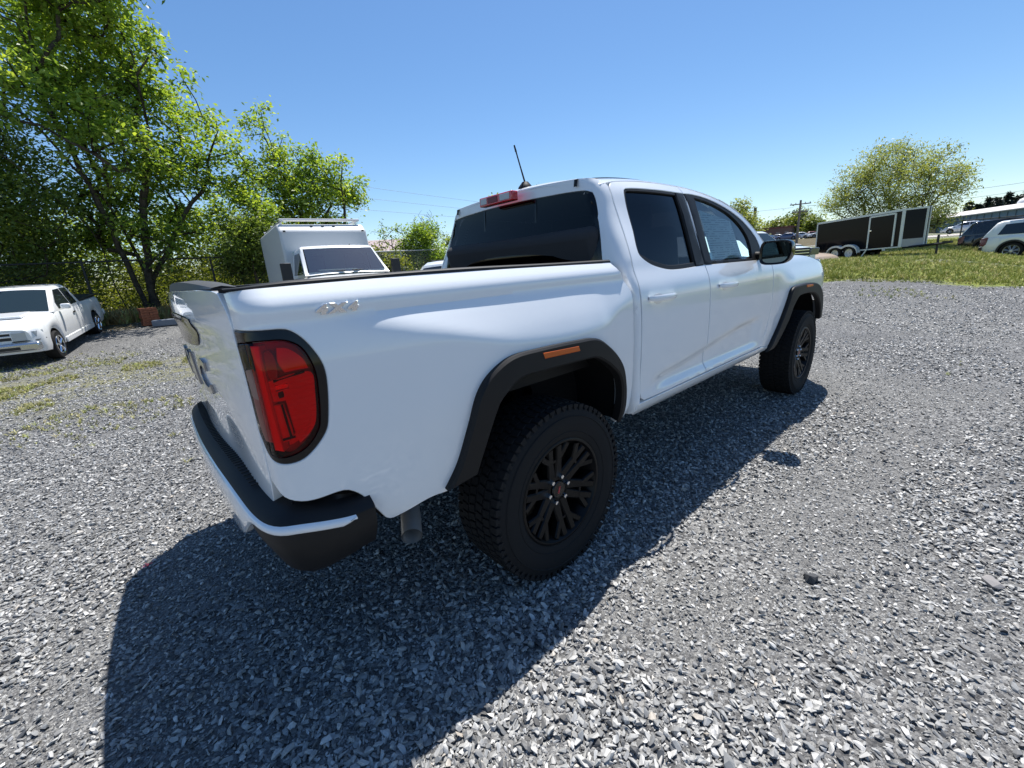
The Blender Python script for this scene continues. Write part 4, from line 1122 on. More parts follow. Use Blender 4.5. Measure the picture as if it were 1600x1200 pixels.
# ================================================================== the other vehicles
CARW = mat('car_white', (.78, .79, .79), .3, coat=.8)
CGLASS = mat('car_window', (.015, .02, .024), .04, spec=.8)
CGLASSB = mat('car_windscreen', (.018, .030, .034), .04, spec=.6)
CBLK = mat('car_black_trim', (.015, .015, .016), .5)
SILV = mat('silver_wheel', (.42, .43, .45), .3, metal=.8)
HEADL = mat('car_headlamp', (.45, .48, .50), .08, coat=1.0)
TAIL = mat('car_tail_lamp', (.10, .008, .012), .1, coat=1.0)
def lerp(P, x):
    if x <= P[0][0]: return P[0][1]
    for (a, b), (c, d) in zip(P, P[1:]):
        if x <= c: return b + (d - b) * (x - a) / (c - a)
    return P[-1][1]
def car_body(root, paint, top, zb, W, arches, ra, hub, ends=.22, name='body', crown=.03):
    """lower body lofted along its length; the bottom edge rises over the wheels"""
    x0, x1 = top[0][0], top[-1][0]
    xs = set(np.linspace(x0, x1, 44)) | {p[0] for p in top}
    for a in arches: xs |= {a + ra * math.cos(t) for t in np.linspace(0, math.pi, 17)} | {a - ra - .002, a + ra + .002}
    xs = sorted(x for x in xs if x0 <= x <= x1); rows = []
    for x in xs:
        e = min(x - x0, x1 - x); w = W * (1 - .16 * max(0, 1 - e / ends) ** 2)
        zt = lerp(top, x); b = zb + .06 * max(0, 1 - e / .5)
        for a in arches:
            d = abs(x - a)
            if d < ra: b = max(b, hub + math.sqrt(ra * ra - d * d))
        b = min(b, zt - .10); h = zt - b
        half = [(w * .955, b), (w * .99, b + h * .18), (w, b + h * .42), (w * .995, b + h * .62), (w * .965, zt - min(.07, h * .2)), (w * .92, zt - min(.018, h * .06)), (w * .86, zt), (w * .55, zt + crown * .75), (0, zt + crown)]
        rows.append([(x, -y, z) for y, z in half] + [(x, y, z) for y, z in half[::-1][1:]])
    V = [p for r_ in rows for p in r_]; n = len(rows[0]); F = []
    for i in range(len(rows) - 1):
        for k in range(n - 1): F.append((i * n + k, i * n + k + 1, (i + 1) * n + k + 1, (i + 1) * n + k))
    F.append(tuple(range(n))); F.append(tuple(range((len(rows) - 1) * n, len(rows) * n)))
    b = mesh(name, V, F, paint, root, True, 32)
    for a in arches:
        mb = MB(); mb.lathe([(ra + .0, -W * .93), (ra + .0, -W * .4), (.02, -W * .4)], (a, 0, hub), 'y', 24); mb.lathe([(ra, W * .93), (ra, W * .4), (.02, W * .4)], (a, 0, hub), 'y', 24)
        V = [v for v in mb.v]; mb2 = MB(); mb2.v = [(v[0], v[1], max(v[2], zb + .02)) for v in V]; mb2.f = mb.f
        mb2.obj('wheel_housing', DARK, root)
    return b
def cabin(root, paint, roof, belt, Wb, tumble, wins, glass=CGLASS, front=None, rear=None, fglass=CGLASSB, crown=.03, cut=False):
    """greenhouse: roof outline over a belt line; wins are side window polygons (x, z)"""
    xs = sorted(set(np.linspace(roof[0][0], roof[-1][0], 30)) | {p[0] for p in roof})
    def half(x, o=0):
        zr = max(lerp(roof, x), belt(x) + .004); h = zr - belt(x); wt = Wb - tumble * h
        return [(Wb + o, belt(x) - .03), (Wb + o, belt(x)), (Wb - tumble * h * .9 + o, belt(x) + h * .9), (wt - .02, zr - min(.015, h * .1) + o * .5), (wt - .07, zr + min(.01, h * .1) + o), (wt * .5, zr + crown * .8 + o), (0, zr + crown + o)]
    rows = []
    for x in xs:
        hf = half(x); rows.append([(x, -y, z) for y, z in hf] + [(x, y, z) for y, z in hf[::-1][1:]])
    if cut:      # open the windscreen so that the inside shows
        V = [p for r_ in rows for p in r_]; n = len(rows[0]); F = []
        for i in range(len(rows) - 1):
            xm = (rows[i][0][0] + rows[i + 1][0][0]) / 2
            for k in range(n - 1):
                mid = 4 <= k < n - 5
                if front[0] < xm < front[1] - .02 and mid: continue
                F.append((i * n + k, i * n + k + 1, (i + 1) * n + k + 1, (i + 1) * n + k))
        c = mesh('cabin', V, F, paint, root, True, 30)
    else: c = grid('cabin', rows, paint, root, sharp=30)
    def fn(x, z): return (x, -(Wb - tumble * (z - belt(x))), z)
    for w in wins:
        for mir in (False, True): panel('side_window', [(p[0], p[1], 'c') for p in w], fn, glass, root, spacing=.2, step=.12, r=.004, depth=.03, off=.012, mirror=mir, smooth=False)
    for nm, rg_ in (('windscreen', front), ('back_window', rear)):
        if not rg_: continue
        rows = []
        for x in np.linspace(rg_[0], rg_[1], 10):
            zr = lerp(roof, x); h = zr - belt(x); wt = (Wb - tumble * h) - rg_[2]
            rows.append([(x + rg_[3], t * wt, zr + .014 + crown * (1 - t * t)) for t in np.linspace(-1, 1, 11)])
        grid(nm, rows, fglass if nm == 'windscreen' else glass, root)
    return c
def car_wheel(root, x, y, r, rim, m=SILV, hub=None, spokes=6, w=.22):
    s = -1 if y < 0 else 1
    t = MB().lathe([(rim, -w / 2), (r * .93, -w / 2), (r, -w / 2 + .03), (r, w / 2 - .03), (r * .93, w / 2), (rim, w / 2)], n=36, close=True).obj('wheel', RUBBER, root)
    t.location = (x, y, hub or r)
    b = MB(); b.lathe([(rim, s * w * .5), (rim * .93, s * w * .42), (rim * .86, s * w * .12), (.02, s * w * .1)], n=30); b.obj('rim', CBLK if spokes > 0 else m, t)
    if spokes > 0:
        b = MB(); b.lathe([(rim * 1.0, s * w * .5), (rim * .98, s * w * .53), (rim * .9, s * w * .47)], n=30); b.lathe([(0, s * w * .47), (rim * .28, s * w * .46), (rim * .3, s * w * .3)], n=16)
        for k in range(spokes):
            a = 2 * math.pi * k / spokes + .2
            for da in (-.13, .13):
                p0 = Vector((math.cos(a) * rim * .2, s * w * .44, math.sin(a) * rim * .2)); p1 = Vector((math.cos(a + da) * rim * .92, s * w * .47, math.sin(a + da) * rim * .92))
                b.tube([p0, p1], [rim * .09, rim * .075], 4)
        b.obj('spokes', m, t, sharp=20)
    return t
def box_part(root, name, c, d, m, bev=.02, rot=None): return MB().box(c, d, rot).obj(name, m, root, bevel=bev)

# ---- old white compact pickup on the left
op = thing('old_pickup', 'old white low compact pickup with dark cover on its bed, parked under the trees', 'pickup truck', (-3.10, 13.47, .19), R(-101.5))
op.rotation_euler = (0, R(5.2), R(-101.5))
opt = [(-2.42, .98), (-.70, 1.0), (.95, 1.02), (1.05, .985), (1.65, .93), (2.1, .865), (2.26, .80)]
car_body(op, CARW, opt, .27, .84, (-1.50, 1.45), .37, .31)
cabin(op, CARW, [(-.80, .99), (-.66, 1.40), (-.56, 1.475), (.20, 1.475), (.30, 1.44), (1.05, .97)], lambda x: .985, .795, .30, [[(-.10, 1.01), (-.10, 1.41), (.24, 1.41), (.62, 1.16), (.66, 1.01)], [(-.58, 1.01), (-.52, 1.40), (-.16, 1.41), (-.16, 1.01)]], CGLASS, (.34, 1.0, .07, .012), (-.785, -.68, .10, -.012))
box_part(op, 'bed_cover', (-1.58, 0, 1.02), (1.66, 1.56, .06), CBLK, .02)
for s in (-1, 1):
    b = MB(); b.prism([(2.285, s * .42), (2.275, s * .60), (2.20, s * .76), (2.03, s * .835), (2.0, s * .5)], .585, .765, 'z'); b.obj('headlamp', HEADL, op, bevel=.012)
    b = MB(); b.prism([(2.295, s * .41), (2.285, s * .61), (2.21, s * .775), (2.02, s * .848), (2.0, s * .5)], .570, .585, 'z'); b.obj('lamp_trim', CBLK, op)
    box_part(op, 'side_mirror', (.70, s * .93, 1.06), (.10, .17, .12), CARW, .03)
    box_part(op, 'door_handle', (-.02, s * .845, .84), (.12, .02, .04), CBLK, .005)
    b = MB(); b.lathe([(.37, -.01), (.40, .0), (.40, .02), (.37, .03)], (0, 0, 0), 'y', 28)
box_part(op, 'grille', (2.245, 0, .685), (.05, .82, .15), CBLK, .01)
box_part(op, 'grille_bar', (2.262, 0, .69), (.04, .84, .035), CARW, .01); box_part(op, 'grille_frame', (2.255, 0, .765), (.05, .88, .025), CARW, .008)
for s in (-1, 1): box_part(op, 'grille_frame', (2.255, s * .425, .69), (.05, .03, .17), CARW, .008)
box_part(op, 'front_bumper', (2.27, 0, .47), (.16, 1.62, .17), mat('worn_chrome', (.55, .57, .6), .22, metal=.9), .04)
box_part(op, 'bumper_slot', (2.352, .30, .45), (.01, .42, .06), CBLK, .004); box_part(op, 'bumper_slot', (2.352, -.40, .45), (.01, .42, .06), CBLK, .004)
box_part(op, 'rear_bumper', (-2.47, 0, .50), (.14, 1.62, .16), CARW, .03)
box_part(op, 'rocker_trim', (-.05, .835, .33), (2.1, .03, .13), CARW, .02); box_part(op, 'rocker_trim', (-.05, -.835, .33), (2.1, .03, .13), CARW, .02)
op_side = lambda x, z: (x, -(.846 - .05 * (z > .95) - .02 * abs(z - .65)), z)
for mir in (False, True):
    for lp in ([(.84, .34), (.846, .34), (.80, .96), (.794, .96)], [(-.14, .34), (-.134, .34), (-.134, .96), (-.14, .96)], [(-.66, .32), (-.654, .32), (-.654, .97), (-.66, .97)]):
        panel('shut_line', [(p[0], p[1], 'c') for p in lp], op_side, CBLK, op, spacing=.2, step=.1, r=.001, depth=.004, off=.001, mirror=mir, smooth=False)
    panel('side_moulding', [(-2.3, .60, 'c'), (.95, .60, 'c'), (.95, .63, 'c'), (-2.3, .63, 'c')], op_side, mat('grey_moulding', (.35, .36, .37), .5), op, spacing=.3, step=.2, r=.003, depth=.01, off=.003, mirror=mir, smooth=False) if False else None
box_part(op, 'number_plate', (2.36, 0, .50), (.015, .32, .15), mat('plate_white', (.6, .6, .6), .5), .004)
box_part(op, 'scoop', (1.35, 0, 1.005), (.55, .9, .05), CARW, .02, (0, R(3), 0))
for x in (-1.5, 1.45):
    for s in (-1, 1): car_wheel(op, x, s * .725, .31, .21, CHROME, .31, 5)

# ---- white service van with a box body
van = thing('box_van', 'white service van with tall box body and ladder rack facing the camera by the fence', 'van', (3.05, 9.95, .0), R(-96))
van.location.z = H(3.05, 10.5)
vt = [(-.25, 1.46), (1.25, 1.48), (1.4, 1.47), (1.85, 1.38), (2.1, 1.24), (2.2, 1.10)]
car_body(van, CARW, vt, .42, 1.03, (1.3,), .46, .38)
cabin(van, CARW, [(-.32, 1.98), (-.25, 2.08), (.80, 2.15), (.92, 2.11), (1.62, 1.46)], lambda x: 1.46, .985, .16, [[(.3, 1.50), (.3, 2.0), (.90, 2.0), (1.36, 1.60), (1.38, 1.50)]], CGLASS, (.96, 1.58, .09, .012), fglass=glass_mat('van_windscreen', (.66, .86, .86), 1.0, 2.7), cut=True)
MB().box((.12, 0, 1.55), (.03, 1.8, 1.1)).obj('bulkhead', mat('van_trim', (.34, .44, .44), .8), van)
for y in (-.5, .5): MB().box((.45, y, 1.60), (.16, .5, .75)).obj('seat', mat('van_seat', (.07, .09, .10), .8), van, bevel=.06)
b = MB(); b.lathe([(.19, -.012), (.205, 0), (.19, .012), (.175, 0)], (0, 0, 0), 'x', 20, close=True); o = b.obj('steering_wheel', SEATM, van); o.location = (.98, .5, 1.56); o.rotation_euler = (0, R(-35), 0)
MB().box((1.12, -.1, 1.575), (.5, .9, .02), (0, R(6), 0)).obj('papers', mat('paper_pale', (.6, .66, .62), .7), van)
bx = [(-3.9, .55), (-3.9, 2.88), (-.20, 2.88), (-.05, 2.70), (.0, 2.2), (.0, .55)]
vb = MB(); vb.prism([(-3.9, .6), (-3.9, 2.66), (-3.80, 2.80), (-.30, 2.80), (-.05, 2.62), (.04, 2.1), (.04, .6)], -1.10, 1.10); vb.obj('cargo_box', mat('box_white', (.52, .54, .55), .4), van, bevel=.06, seg=3)
for s in (-1, 1):
    b = MB(); b.tube([(-3.6, s * .95, 2.885), (-.25, s * .95, 2.885)], .03, 8)
    for x in (-3.2, -1.9, -.5): b.tube([(x, s * .95, 2.78), (x, s * .95, 2.885)], .025, 6)
    b.obj('rack_rail', mat('alu', (.6, .6, .6), .35, metal=.7), van)
for x in (-.28, -1.9, -3.5): MB().tube([(x, -1.0, 2.90), (x, 1.0, 2.90)], .035, 8).obj('rack_bar', MATS['alu'], van)
for k in (-.28, 0, .28): box_part(van, 'roof_marker', (-.19, k, 2.745), (.03, .07, .025), CBLK, .006)
for s in (-1, 1): box_part(van, 'roof_marker', (.0, s * .98, 2.60), (.03, .06, .04), CBLK, .006)
for s in (-1, 1):
    b = MB(); b.tube([(1.32, s * 1.0, 1.34), (1.30, s * 1.24, 1.38)], .02, 6); b.box((1.28, s * 1.30, 1.56), (.10, .22, .44)); b.obj('side_mirror', CBLK, van, bevel=.03)
    b = MB(); b.box((2.195, s * .66, .98), (.05, .30, .22)); b.obj('headlamp', HEADL, van, bevel=.02)
    box_part(van, 'wiper', (1.56, s * .35, 1.545), (.03, .55, .02), CBLK, .005, (0, 0, R(12 * s)))
box_part(van, 'grille', (2.215, 0, .96), (.05, 1.0, .3), CBLK, .02); box_part(van, 'front_bumper', (2.23, 0, .55), (.16, 1.9, .2), CBLK, .04)
MB().tube([(.4, .45, 2.16), (.4, .45, 2.23)], [.03, .015], 8).obj('roof_aerial', CBLK, van)
b = MB(); b.box((1.24, 0, 1.49), (.55, 1.7, .10)); b.obj('dashboard', mat('pale_dash', (.25, .36, .34), .6), van)
for x in (1.3, -2.7):
    for s in (-1, 1): car_wheel(van, x, s * .86, .38, .22, SILV, .38, 0)

# ---- generic shapes for the parked cars on the right
def suv(name, lab, paint, loc, rz, group=None):
    o = thing(name, lab, 'suv', loc, rz, group)
    t = [(-2.46, .98), (-2.30, 1.06), (-1.5, 1.09), (1.05, 1.08), (1.3, 1.06), (2.1, .98), (2.40, .86), (2.48, .74)]
    car_body(o, paint, t, .32, .965, (-1.46, 1.46), .43, .38)
    cabin(o, paint, [(-2.40, 1.06), (-2.06, 1.62), (-1.9, 1.70), (-.8, 1.75), (.10, 1.72), (.35, 1.66), (1.28, 1.06)], lambda x: 1.07, .90, .26,
          [[(-1.98, 1.12), (-1.78, 1.56), (-.95, 1.60), (-.95, 1.12)], [(-.88, 1.12), (-.88, 1.61), (-.08, 1.60), (-.08, 1.12)], [(-.0, 1.12), (-.0, 1.60), (.30, 1.57), (.86, 1.16), (.88, 1.12)]], CGLASS, (.42, 1.22, .08, .012), (-2.36, -2.10, .12, -.012))
    for s in (-1, 1):
        b = MB(); b.prism([(-2.47, .66), (-2.47, .98), (-2.36, 1.02), (-2.24, 1.02), (-2.27, .72), (-2.36, .64)], s * .90, s * .955); b.obj('tail_lamp', TAIL, o, bevel=.01)
        b = MB(); b.prism([(2.36, .80), (2.47, .72), (2.47, .62), (2.25, .72), (2.22, .80)], s * .80, s * .95); b.obj('headlamp', HEADL, o)
        for a in (-1.46, 1.46):
            lp = [(a + .49 * math.cos(q), .38 + .49 * math.sin(q)) for q in np.linspace(-.1, math.pi + .1, 20)] + [(a + .42 * math.cos(q), .38 + .42 * math.sin(q)) for q in np.linspace(math.pi + .1, -.1, 20)]
            MB().prism(lp, s * .95, s * .985).obj('arch_trim', CBLK, o)
        box_part(o, 'sill_trim', (0, s * .955, .40), (2.0, .05, .16), CBLK, .02)
        box_part(o, 'side_mirror', (.80, s * 1.02, 1.18), (.12, .2, .14), paint, .03)
        MB().tube([(-1.7, s * .70, 1.75), (-.1, s * .70, 1.77)], .02, 6).obj('roof_rail', CBLK, o)
    box_part(o, 'rear_bumper', (-2.44, 0, .50), (.12, 1.84, .24), CBLK, .03); box_part(o, 'front_bumper', (2.44, 0, .48), (.14, 1.84, .26), CBLK, .03)
    box_part(o, 'number_plate', (-2.49, 0, .86), (.02, .5, .12), mat('plate_white', (.6, .6, .6), .5), .004)
    for x in (-1.46, 1.46):
        for s in (-1, 1): car_wheel(o, x, s * .855, .38, .265, SILV, .38, 7)
    return o
def sedan(name, lab, paint, loc, rz, group=None, cat='sedan'):
    o = thing(name, lab, cat, loc, rz, group)
    t = [(-2.35, .84), (-2.2, .95), (-1.5, .99), (.9, .96), (1.1, .94), (1.9, .84), (2.22, .72), (2.35, .58)]
    car_body(o, paint, t, .24, .90, (-1.38, 1.42), .36, .32)
    cabin(o, paint, [(-1.85, .95), (-1.05, 1.38), (-.7, 1.44), (.05, 1.44), (.3, 1.38), (1.2, .92)], lambda x: .95, .82, .32, [[(-1.45, 1.0), (-.95, 1.32), (-.35, 1.36), (-.35, 1.0)], [(-.27, 1.0), (-.27, 1.36), (.22, 1.32), (.80, 1.0)]], CGLASS, (.36, 1.14, .09, .012), (-1.8, -1.1, .1, .012))
    for s in (-1, 1):
        b = MB(); b.prism([(2.05, .72), (2.30, .60), (2.32, .52), (2.1, .58)], s * .62, s * .86); b.obj('headlamp', HEADL, o)
        b = MB(); b.prism([(-2.36, .66), (-2.36, .82), (-2.2, .86), (-2.2, .7)], s * .5, s * .88); b.obj('tail_lamp', TAIL, o)
    box_part(o, 'front_bumper', (2.30, 0, .38), (.14, 1.7, .2), paint, .04); box_part(o, 'rear_bumper', (-2.32, 0, .42), (.12, 1.7, .24), paint, .04)
    for x in (-1.38, 1.42):
        for s in (-1, 1): car_wheel(o, x, s * .79, .32, .21, SILV, .32, 6)
    return o
sv = (30.0, -3.7); suv('parked_suv', 'white suv with black wheel arches parked on the grass at the right edge', CARW, (sv[0], sv[1], H(*sv) + .02), R(-90))
sv = (33.2, -2.75); suv('parked_suv', 'black suv tucked in behind the white suv at the right', mat('car_black', (.012, .014, .013), .2, coat=1.0), (sv[0], sv[1], H(*sv)), R(-88))
sv = (84, 1.9); sedan('silver_sedan', 'silver sedan driving on the far road in front of the long building', mat('car_silver', (.55, .57, .6), .25, metal=.3, coat=.8), (sv[0], sv[1], H(*sv) + .05), R(92))
sv = (86.5, -1.0); sedan('dark_sedan', 'dark blue sedan beyond the silver one on the far road', mat('car_navy', (.02, .025, .05), .25, coat=.8), (sv[0], sv[1], H(*sv) + .05), R(92))
sv = (25.0, 5.6); sedan('tan_sedan', 'tan sedan half hidden in tall grass beside the black cargo trailer', mat('car_tan', (.45, .36, .29), .4, coat=.4), (sv[0], sv[1], .08), R(-118))
sv = (6.85, 8.0); suv('parked_suv', 'white car beyond the truck bed, only its roof showing', CARW, (sv[0], sv[1], -.10), R(20))
# ---- white full size pickup behind the mirror
pk = thing('parked_pickup', 'white full size pickup facing right, seen just beyond the door mirror', 'pickup truck', (0, 0, 0), R(-122))
hd = Vector((math.cos(R(-122)), math.sin(R(-122)), 0)); pk.location = Vector((16.45, 2.85, H(15.5, 3.0) - .27)) - hd * 2.85
pt = [(-2.95, 1.30), (-.95, 1.32), (1.25, 1.30), (1.35, 1.28), (2.3, 1.25), (2.75, 1.18), (2.9, 1.08)]
car_body(pk, CARW, pt, .45, 1.0, (-1.75, 1.9), .50, .42)
cabin(pk, CARW, [(-1.02, 1.30), (-.85, 1.84), (-.6, 1.92), (.45, 1.92), (.62, 1.86), (1.42, 1.27)], lambda x: 1.29, .93, .30, [[(-.72, 1.35), (-.66, 1.80), (-.05, 1.82), (-.05, 1.35)], [(.04, 1.35), (.04, 1.82), (.52, 1.80), (1.05, 1.38)]], CGLASS, (.66, 1.36, .08, .012), (-1.0, -.87, .1, -.012))
box_part(pk, 'grille', (2.91, 0, 1.02), (.10, 1.12, .36), CBLK, .03)
for z in (.92, 1.02, 1.12): box_part(pk, 'grille_bar', (2.965, 0, z), (.02, 1.0, .03), CHROME, .006)
for s in (-1, 1):
    box_part(pk, 'headlamp', (2.85, s * .77, 1.06), (.16, .36, .24), mat('dark_headlamp', (.10, .11, .12), .06, coat=1.0), .03)
    box_part(pk, 'lamp_pillar', (2.87, s * .565, .97), (.10, .05, .36), CARW, .015)
    box_part(pk, 'side_mirror', (1.0, s * 1.14, 1.42), (.14, .22, .24), CBLK, .04)
box_part(pk, 'front_bumper', (2.92, 0, .66), (.22, 1.94, .24), CARW, .06); box_part(pk, 'lower_valance', (2.90, 0, .48), (.16, 1.8, .16), CBLK, .04); box_part(pk, 'rear_bumper', (-2.98, 0, .66), (.16, 1.9, .2), CHROME, .04)
for x in (-1.75, 1.9):
    for s in (-1, 1): car_wheel(pk, x, s * .86, .42, .26, SILV, .42, 6, .26)
# ---- cars in the far lot
cols = [(.6, .6, .62), (.05, .05, .06), (.45, .46, .48), (.08, .1, .2), (.7, .7, .7), (.25, .06, .05), (.5, .5, .52)]
labs = ['silver car at the left end of the far lot', 'black car second from left in the far lot', 'grey car in the middle of the far lot', 'blue car in the far lot before the trees', 'white car in the far lot under the round tree', 'dark red car in the far lot near the trailer', 'pale grey car in the far lot, partly behind the trailer']
c0 = None
for k in range(7):
    az = R(19.3 - k * 1.0); d = 116 + (k % 3) * 4; x = CAM_POS[0] + d * math.cos(az); y = CAM_POS[1] + d * math.sin(az)
    sedan('lot_car', labs[k], mat('lot_paint_%d' % k, cols[k], .3, coat=.6), (x, y, H(x, y) + .02), R(70 + 8 * k), 'cars in the far lot', 'car')

# ---- black cargo trailer
XN = Vector((24.2, 1.0, 0)); du = Vector((-.53, -.848, 0)); A0 = XN - du * 4.3; A1 = XN + du * .5; LT = 4.8
tr = thing('cargo_trailer', 'black enclosed cargo trailer with white trim and tandem wheels, tilted tongue up', 'trailer', (0, 0, 0), math.atan2(du.y, du.x))
tr.location = (A0 + A1) / 2 + Vector((0, 0, .62)) + Vector((du.y, -du.x, 0)) * -.60
tr.rotation_euler = (0, R(-1.6), math.atan2(du.y, du.x))
TB = mat('trailer_black', (.006, .006, .008), .12, spec=.12); bump(TB, 1.3, .12, .02)
TW = mat('trailer_trim', (.62, .64, .64), .4)
xr, xn, xf, zb_, zt_ = -LT / 2, LT / 2 - .50, LT / 2, .36, 1.92
MB().prism([(xr, -.60), (xn, -.60), (xf, -.04), (xf, .04), (xn, .60), (xr, .60)], zb_, zt_, 'z').obj('trailer_box', TB, tr, smooth=False)
def tstrip(p, q, wd, th=.03, off=.015, nm='trim'):
    p, q = Vector(p), Vector(q); d = q - p; m_ = (p + q) / 2
    b = MB(); e = d.to_track_quat('X', 'Z').to_euler()
    b.box(m_, (d.length, th, wd), e); return b.obj(nm, TW, tr, smooth=False)
for s in (-1, 1):
    y = s * .612
    tstrip((xr, y, zt_ - .02), (xn, y, zt_ - .02), .09); tstrip((xr, y, zb_ + .02), (xn, y, zb_ + .02), .05)
    tstrip((xr + .03, y, zb_), (xr + .03, y, zt_), .06)
    tstrip((xn, s * .618, zb_), (xn, s * .618, zt_), .12)
    tstrip((xn, s * .61, zt_ - .02), (xf, s * .06, zt_ - .02), .07)
    tstrip((xf, s * .06, zb_), (xf, s * .06, zt_), .08)
    b = MB(); e = math.atan2(-.56, .50); b.box(((xn + xf) / 2 + .012, s * .332, zb_ + .17), (.72, .02, .32), (0, 0, s * e)); b.obj('stone_guard', mat('checker_plate', (.30, .31, .33), .4, metal=.3), tr, smooth=False)
# side door with its frame (camera side)
dx0, dx1 = xn - 1.45, xn - .32
for sd_ in (-1,):
    y = sd_ * .616
    MB().box(((dx0 + dx1) / 2, y, 1.09), (dx1 - dx0, .02, 1.36)).obj('side_door', TB, tr, smooth=False)
    tstrip((dx0, y * 1.012, .43), (dx0, y * 1.012, 1.80), .07, nm='door_frame'); tstrip((dx1, y * 1.012, .43), (dx1, y * 1.012, 1.80), .07, nm='door_frame'); tstrip((dx0, y * 1.012, 1.80), (dx1, y * 1.012, 1.80), .07, nm='door_frame')
    box_part(tr, 'door_latch', (dx0 + .08, y * 1.03, 1.2), (.10, .03, .05), CHROME, .005)
wxs = (xr + 1.30, xr + 2.05)
for s in (-1, 1):
    pts = [(wxs[0] - .48, .28), (wxs[0] - .38, .52), (wxs[0] - .15, .66), (wxs[0] + .15, .68), ((wxs[0] + wxs[1]) / 2, .60), (wxs[1] - .15, .68), (wxs[1] + .15, .66), (wxs[1] + .38, .52), (wxs[1] + .48, .28)]
    q = catmull(pts, .08, closed=False)
    grid('fender', [[(x, s * yy, z) for x, z in q] for yy in (.60, .76, .79)] + [[(x, s * .79, z - .09) for x, z in q]], TW, tr)
    MB().prism([(p[0], p[1] - .04) for p in pts], s * .603, s * .608).obj('wheel_well', DARK, tr)
    for x in wxs:
        w = car_wheel(tr, x, s * .64, .33, .20, mat('white_wheel', (.6, .62, .63), .4), .29, 0, .2)
b = MB(); b.tube([(xn, -.45, .34), (xf + .8, 0, .40)], .05, 6); b.tube([(xn, .45, .34), (xf + .8, 0, .40)], .05, 6); b.box((xf + .85, 0, .42), (.3, .12, .10)); b.obj('tongue', CBLK, tr)
MB().tube([(xf + .5, 0, -.05), (xf + .5, 0, .75)], .04, 8).obj('jack', CBLK, tr)
MB().box((xr + 2.75, -.67, .2), (.05, .03, .50), (0, R(35), 0)).obj('stabiliser', TW, tr)
# ================================================================== trees and bushes
BARK = mat('bark', (.06, .05, .04), .9, spec=.1); noise_color(BARK, 6, [(.3, (.025, .022, .018)), (.7, (.10, .085, .065))]); 
def leaf_mat(name, dark, mid, light, trans=.45):
    m = bpy.data.materials.new(name); m.use_nodes = True; nt = m.node_tree; nt.nodes.clear()
    o = nt.nodes.new('ShaderNodeOutputMaterial'); mx = nt.nodes.new('ShaderNodeMixShader'); d = nt.nodes.new('ShaderNodeBsdfPrincipled'); t = nt.nodes.new('ShaderNodeBsdfTranslucent')
    d.inputs['Roughness'].default_value = .45; d.inputs['Specular IOR Level'].default_value = .35
    a = nt.nodes.new('ShaderNodeAttribute'); a.attribute_name = 'tint'
    r = nt.nodes.new('ShaderNodeValToRGB'); e = r.color_ramp.elements; e.new(.5)
    for k, (p, c) in enumerate(((0, dark), (.5, mid), (1, light))): e[k].position = p; e[k].color = (*c, 1)
    g = nt.nodes.new('ShaderNodeMix'); g.data_type = 'RGBA'; g.blend_type = 'MULTIPLY'; g.inputs[0].default_value = 1; g.inputs[7].default_value = (1.5, 1.45, .55, 1)
    nt.links.new(a.outputs['Fac'], r.inputs[0]); nt.links.new(r.outputs[0], d.inputs['Base Color']); nt.links.new(r.outputs[0], g.inputs[6]); nt.links.new(g.outputs[2], t.inputs['Color'])
    mx.inputs[0].default_value = trans
    nt.links.new(d.outputs[0], mx.inputs[1]); nt.links.new(t.outputs[0], mx.inputs[2]); nt.links.new(mx.outputs[0], o.inputs[0])
    return m
LEAF_A = leaf_mat('leaf_maple', (.070, .125, .024), (.190, .295, .056), (.37, .455, .088), .5)
LEAF_B = leaf_mat('leaf_dark', (.075, .12, .032), (.155, .22, .055), (.26, .32, .085), .5)
LEAF_R = leaf_mat('leaf_willow', (.15, .19, .075), (.26, .30, .115), (.40, .42, .17), .4)
LEAF_F = leaf_mat('leaf_far', (.09, .14, .035), (.18, .23, .055), (.29, .32, .09), .3)
LEAF_V = leaf_mat('leaf_vine', (.09, .12, .02), (.18, .22, .035), (.33, .33, .07))
LEAF_C = leaf_mat('needle_dark', (.018, .030, .022), (.030, .045, .032), (.05, .065, .045), .1)
def leaves_mesh(name, P, size, m, parent, rg, tint, aspect=.5, droop=.35, kind=None):
    """one folded four-corner leaf per point"""
    n = len(P)
    d = rg.normal(size=(n, 3)); d[:, 2] = d[:, 2] * .5 - droop; d /= np.linalg.norm(d, axis=1, keepdims=True)
    u = rg.normal(size=(n, 3)); u[:, 2] = np.abs(u[:, 2]) + .8
    s = np.cross(d, u); s /= np.linalg.norm(s, axis=1, keepdims=True); nn = np.cross(s, d)
    l = (size * rg.uniform(.6, 1.35, n))[:, None]; w = l * aspect * .5
    fold = nn * w * .35
    A = P; B = P + d * l * .45 + s * w + fold; C_ = P + d * l; D = P + d * l * .45 - s * w + fold
    V = np.stack([A, B, C_, D], 1).reshape(-1, 3).astype(np.float32)
    me = bpy.data.meshes.new(name)
    me.vertices.add(4 * n); me.vertices.foreach_set('co', V.ravel())
    me.loops.add(4 * n); me.loops.foreach_set('vertex_index', np.arange(4 * n, dtype=np.int32))
    me.polygons.add(n); me.polygons.foreach_set('loop_start', np.arange(0, 4 * n, 4, dtype=np.int32)); me.polygons.foreach_set('loop_total', np.full(n, 4, np.int32))
    a = me.attributes.new('tint', 'FLOAT', 'FACE'); a.data.foreach_set('value', np.clip(tint, 0, 1).astype(np.float32))
    me.update(calc_edges=True); me.validate()
    o = link(name, me, m, parent)
    if kind: o['kind'] = kind
    return o
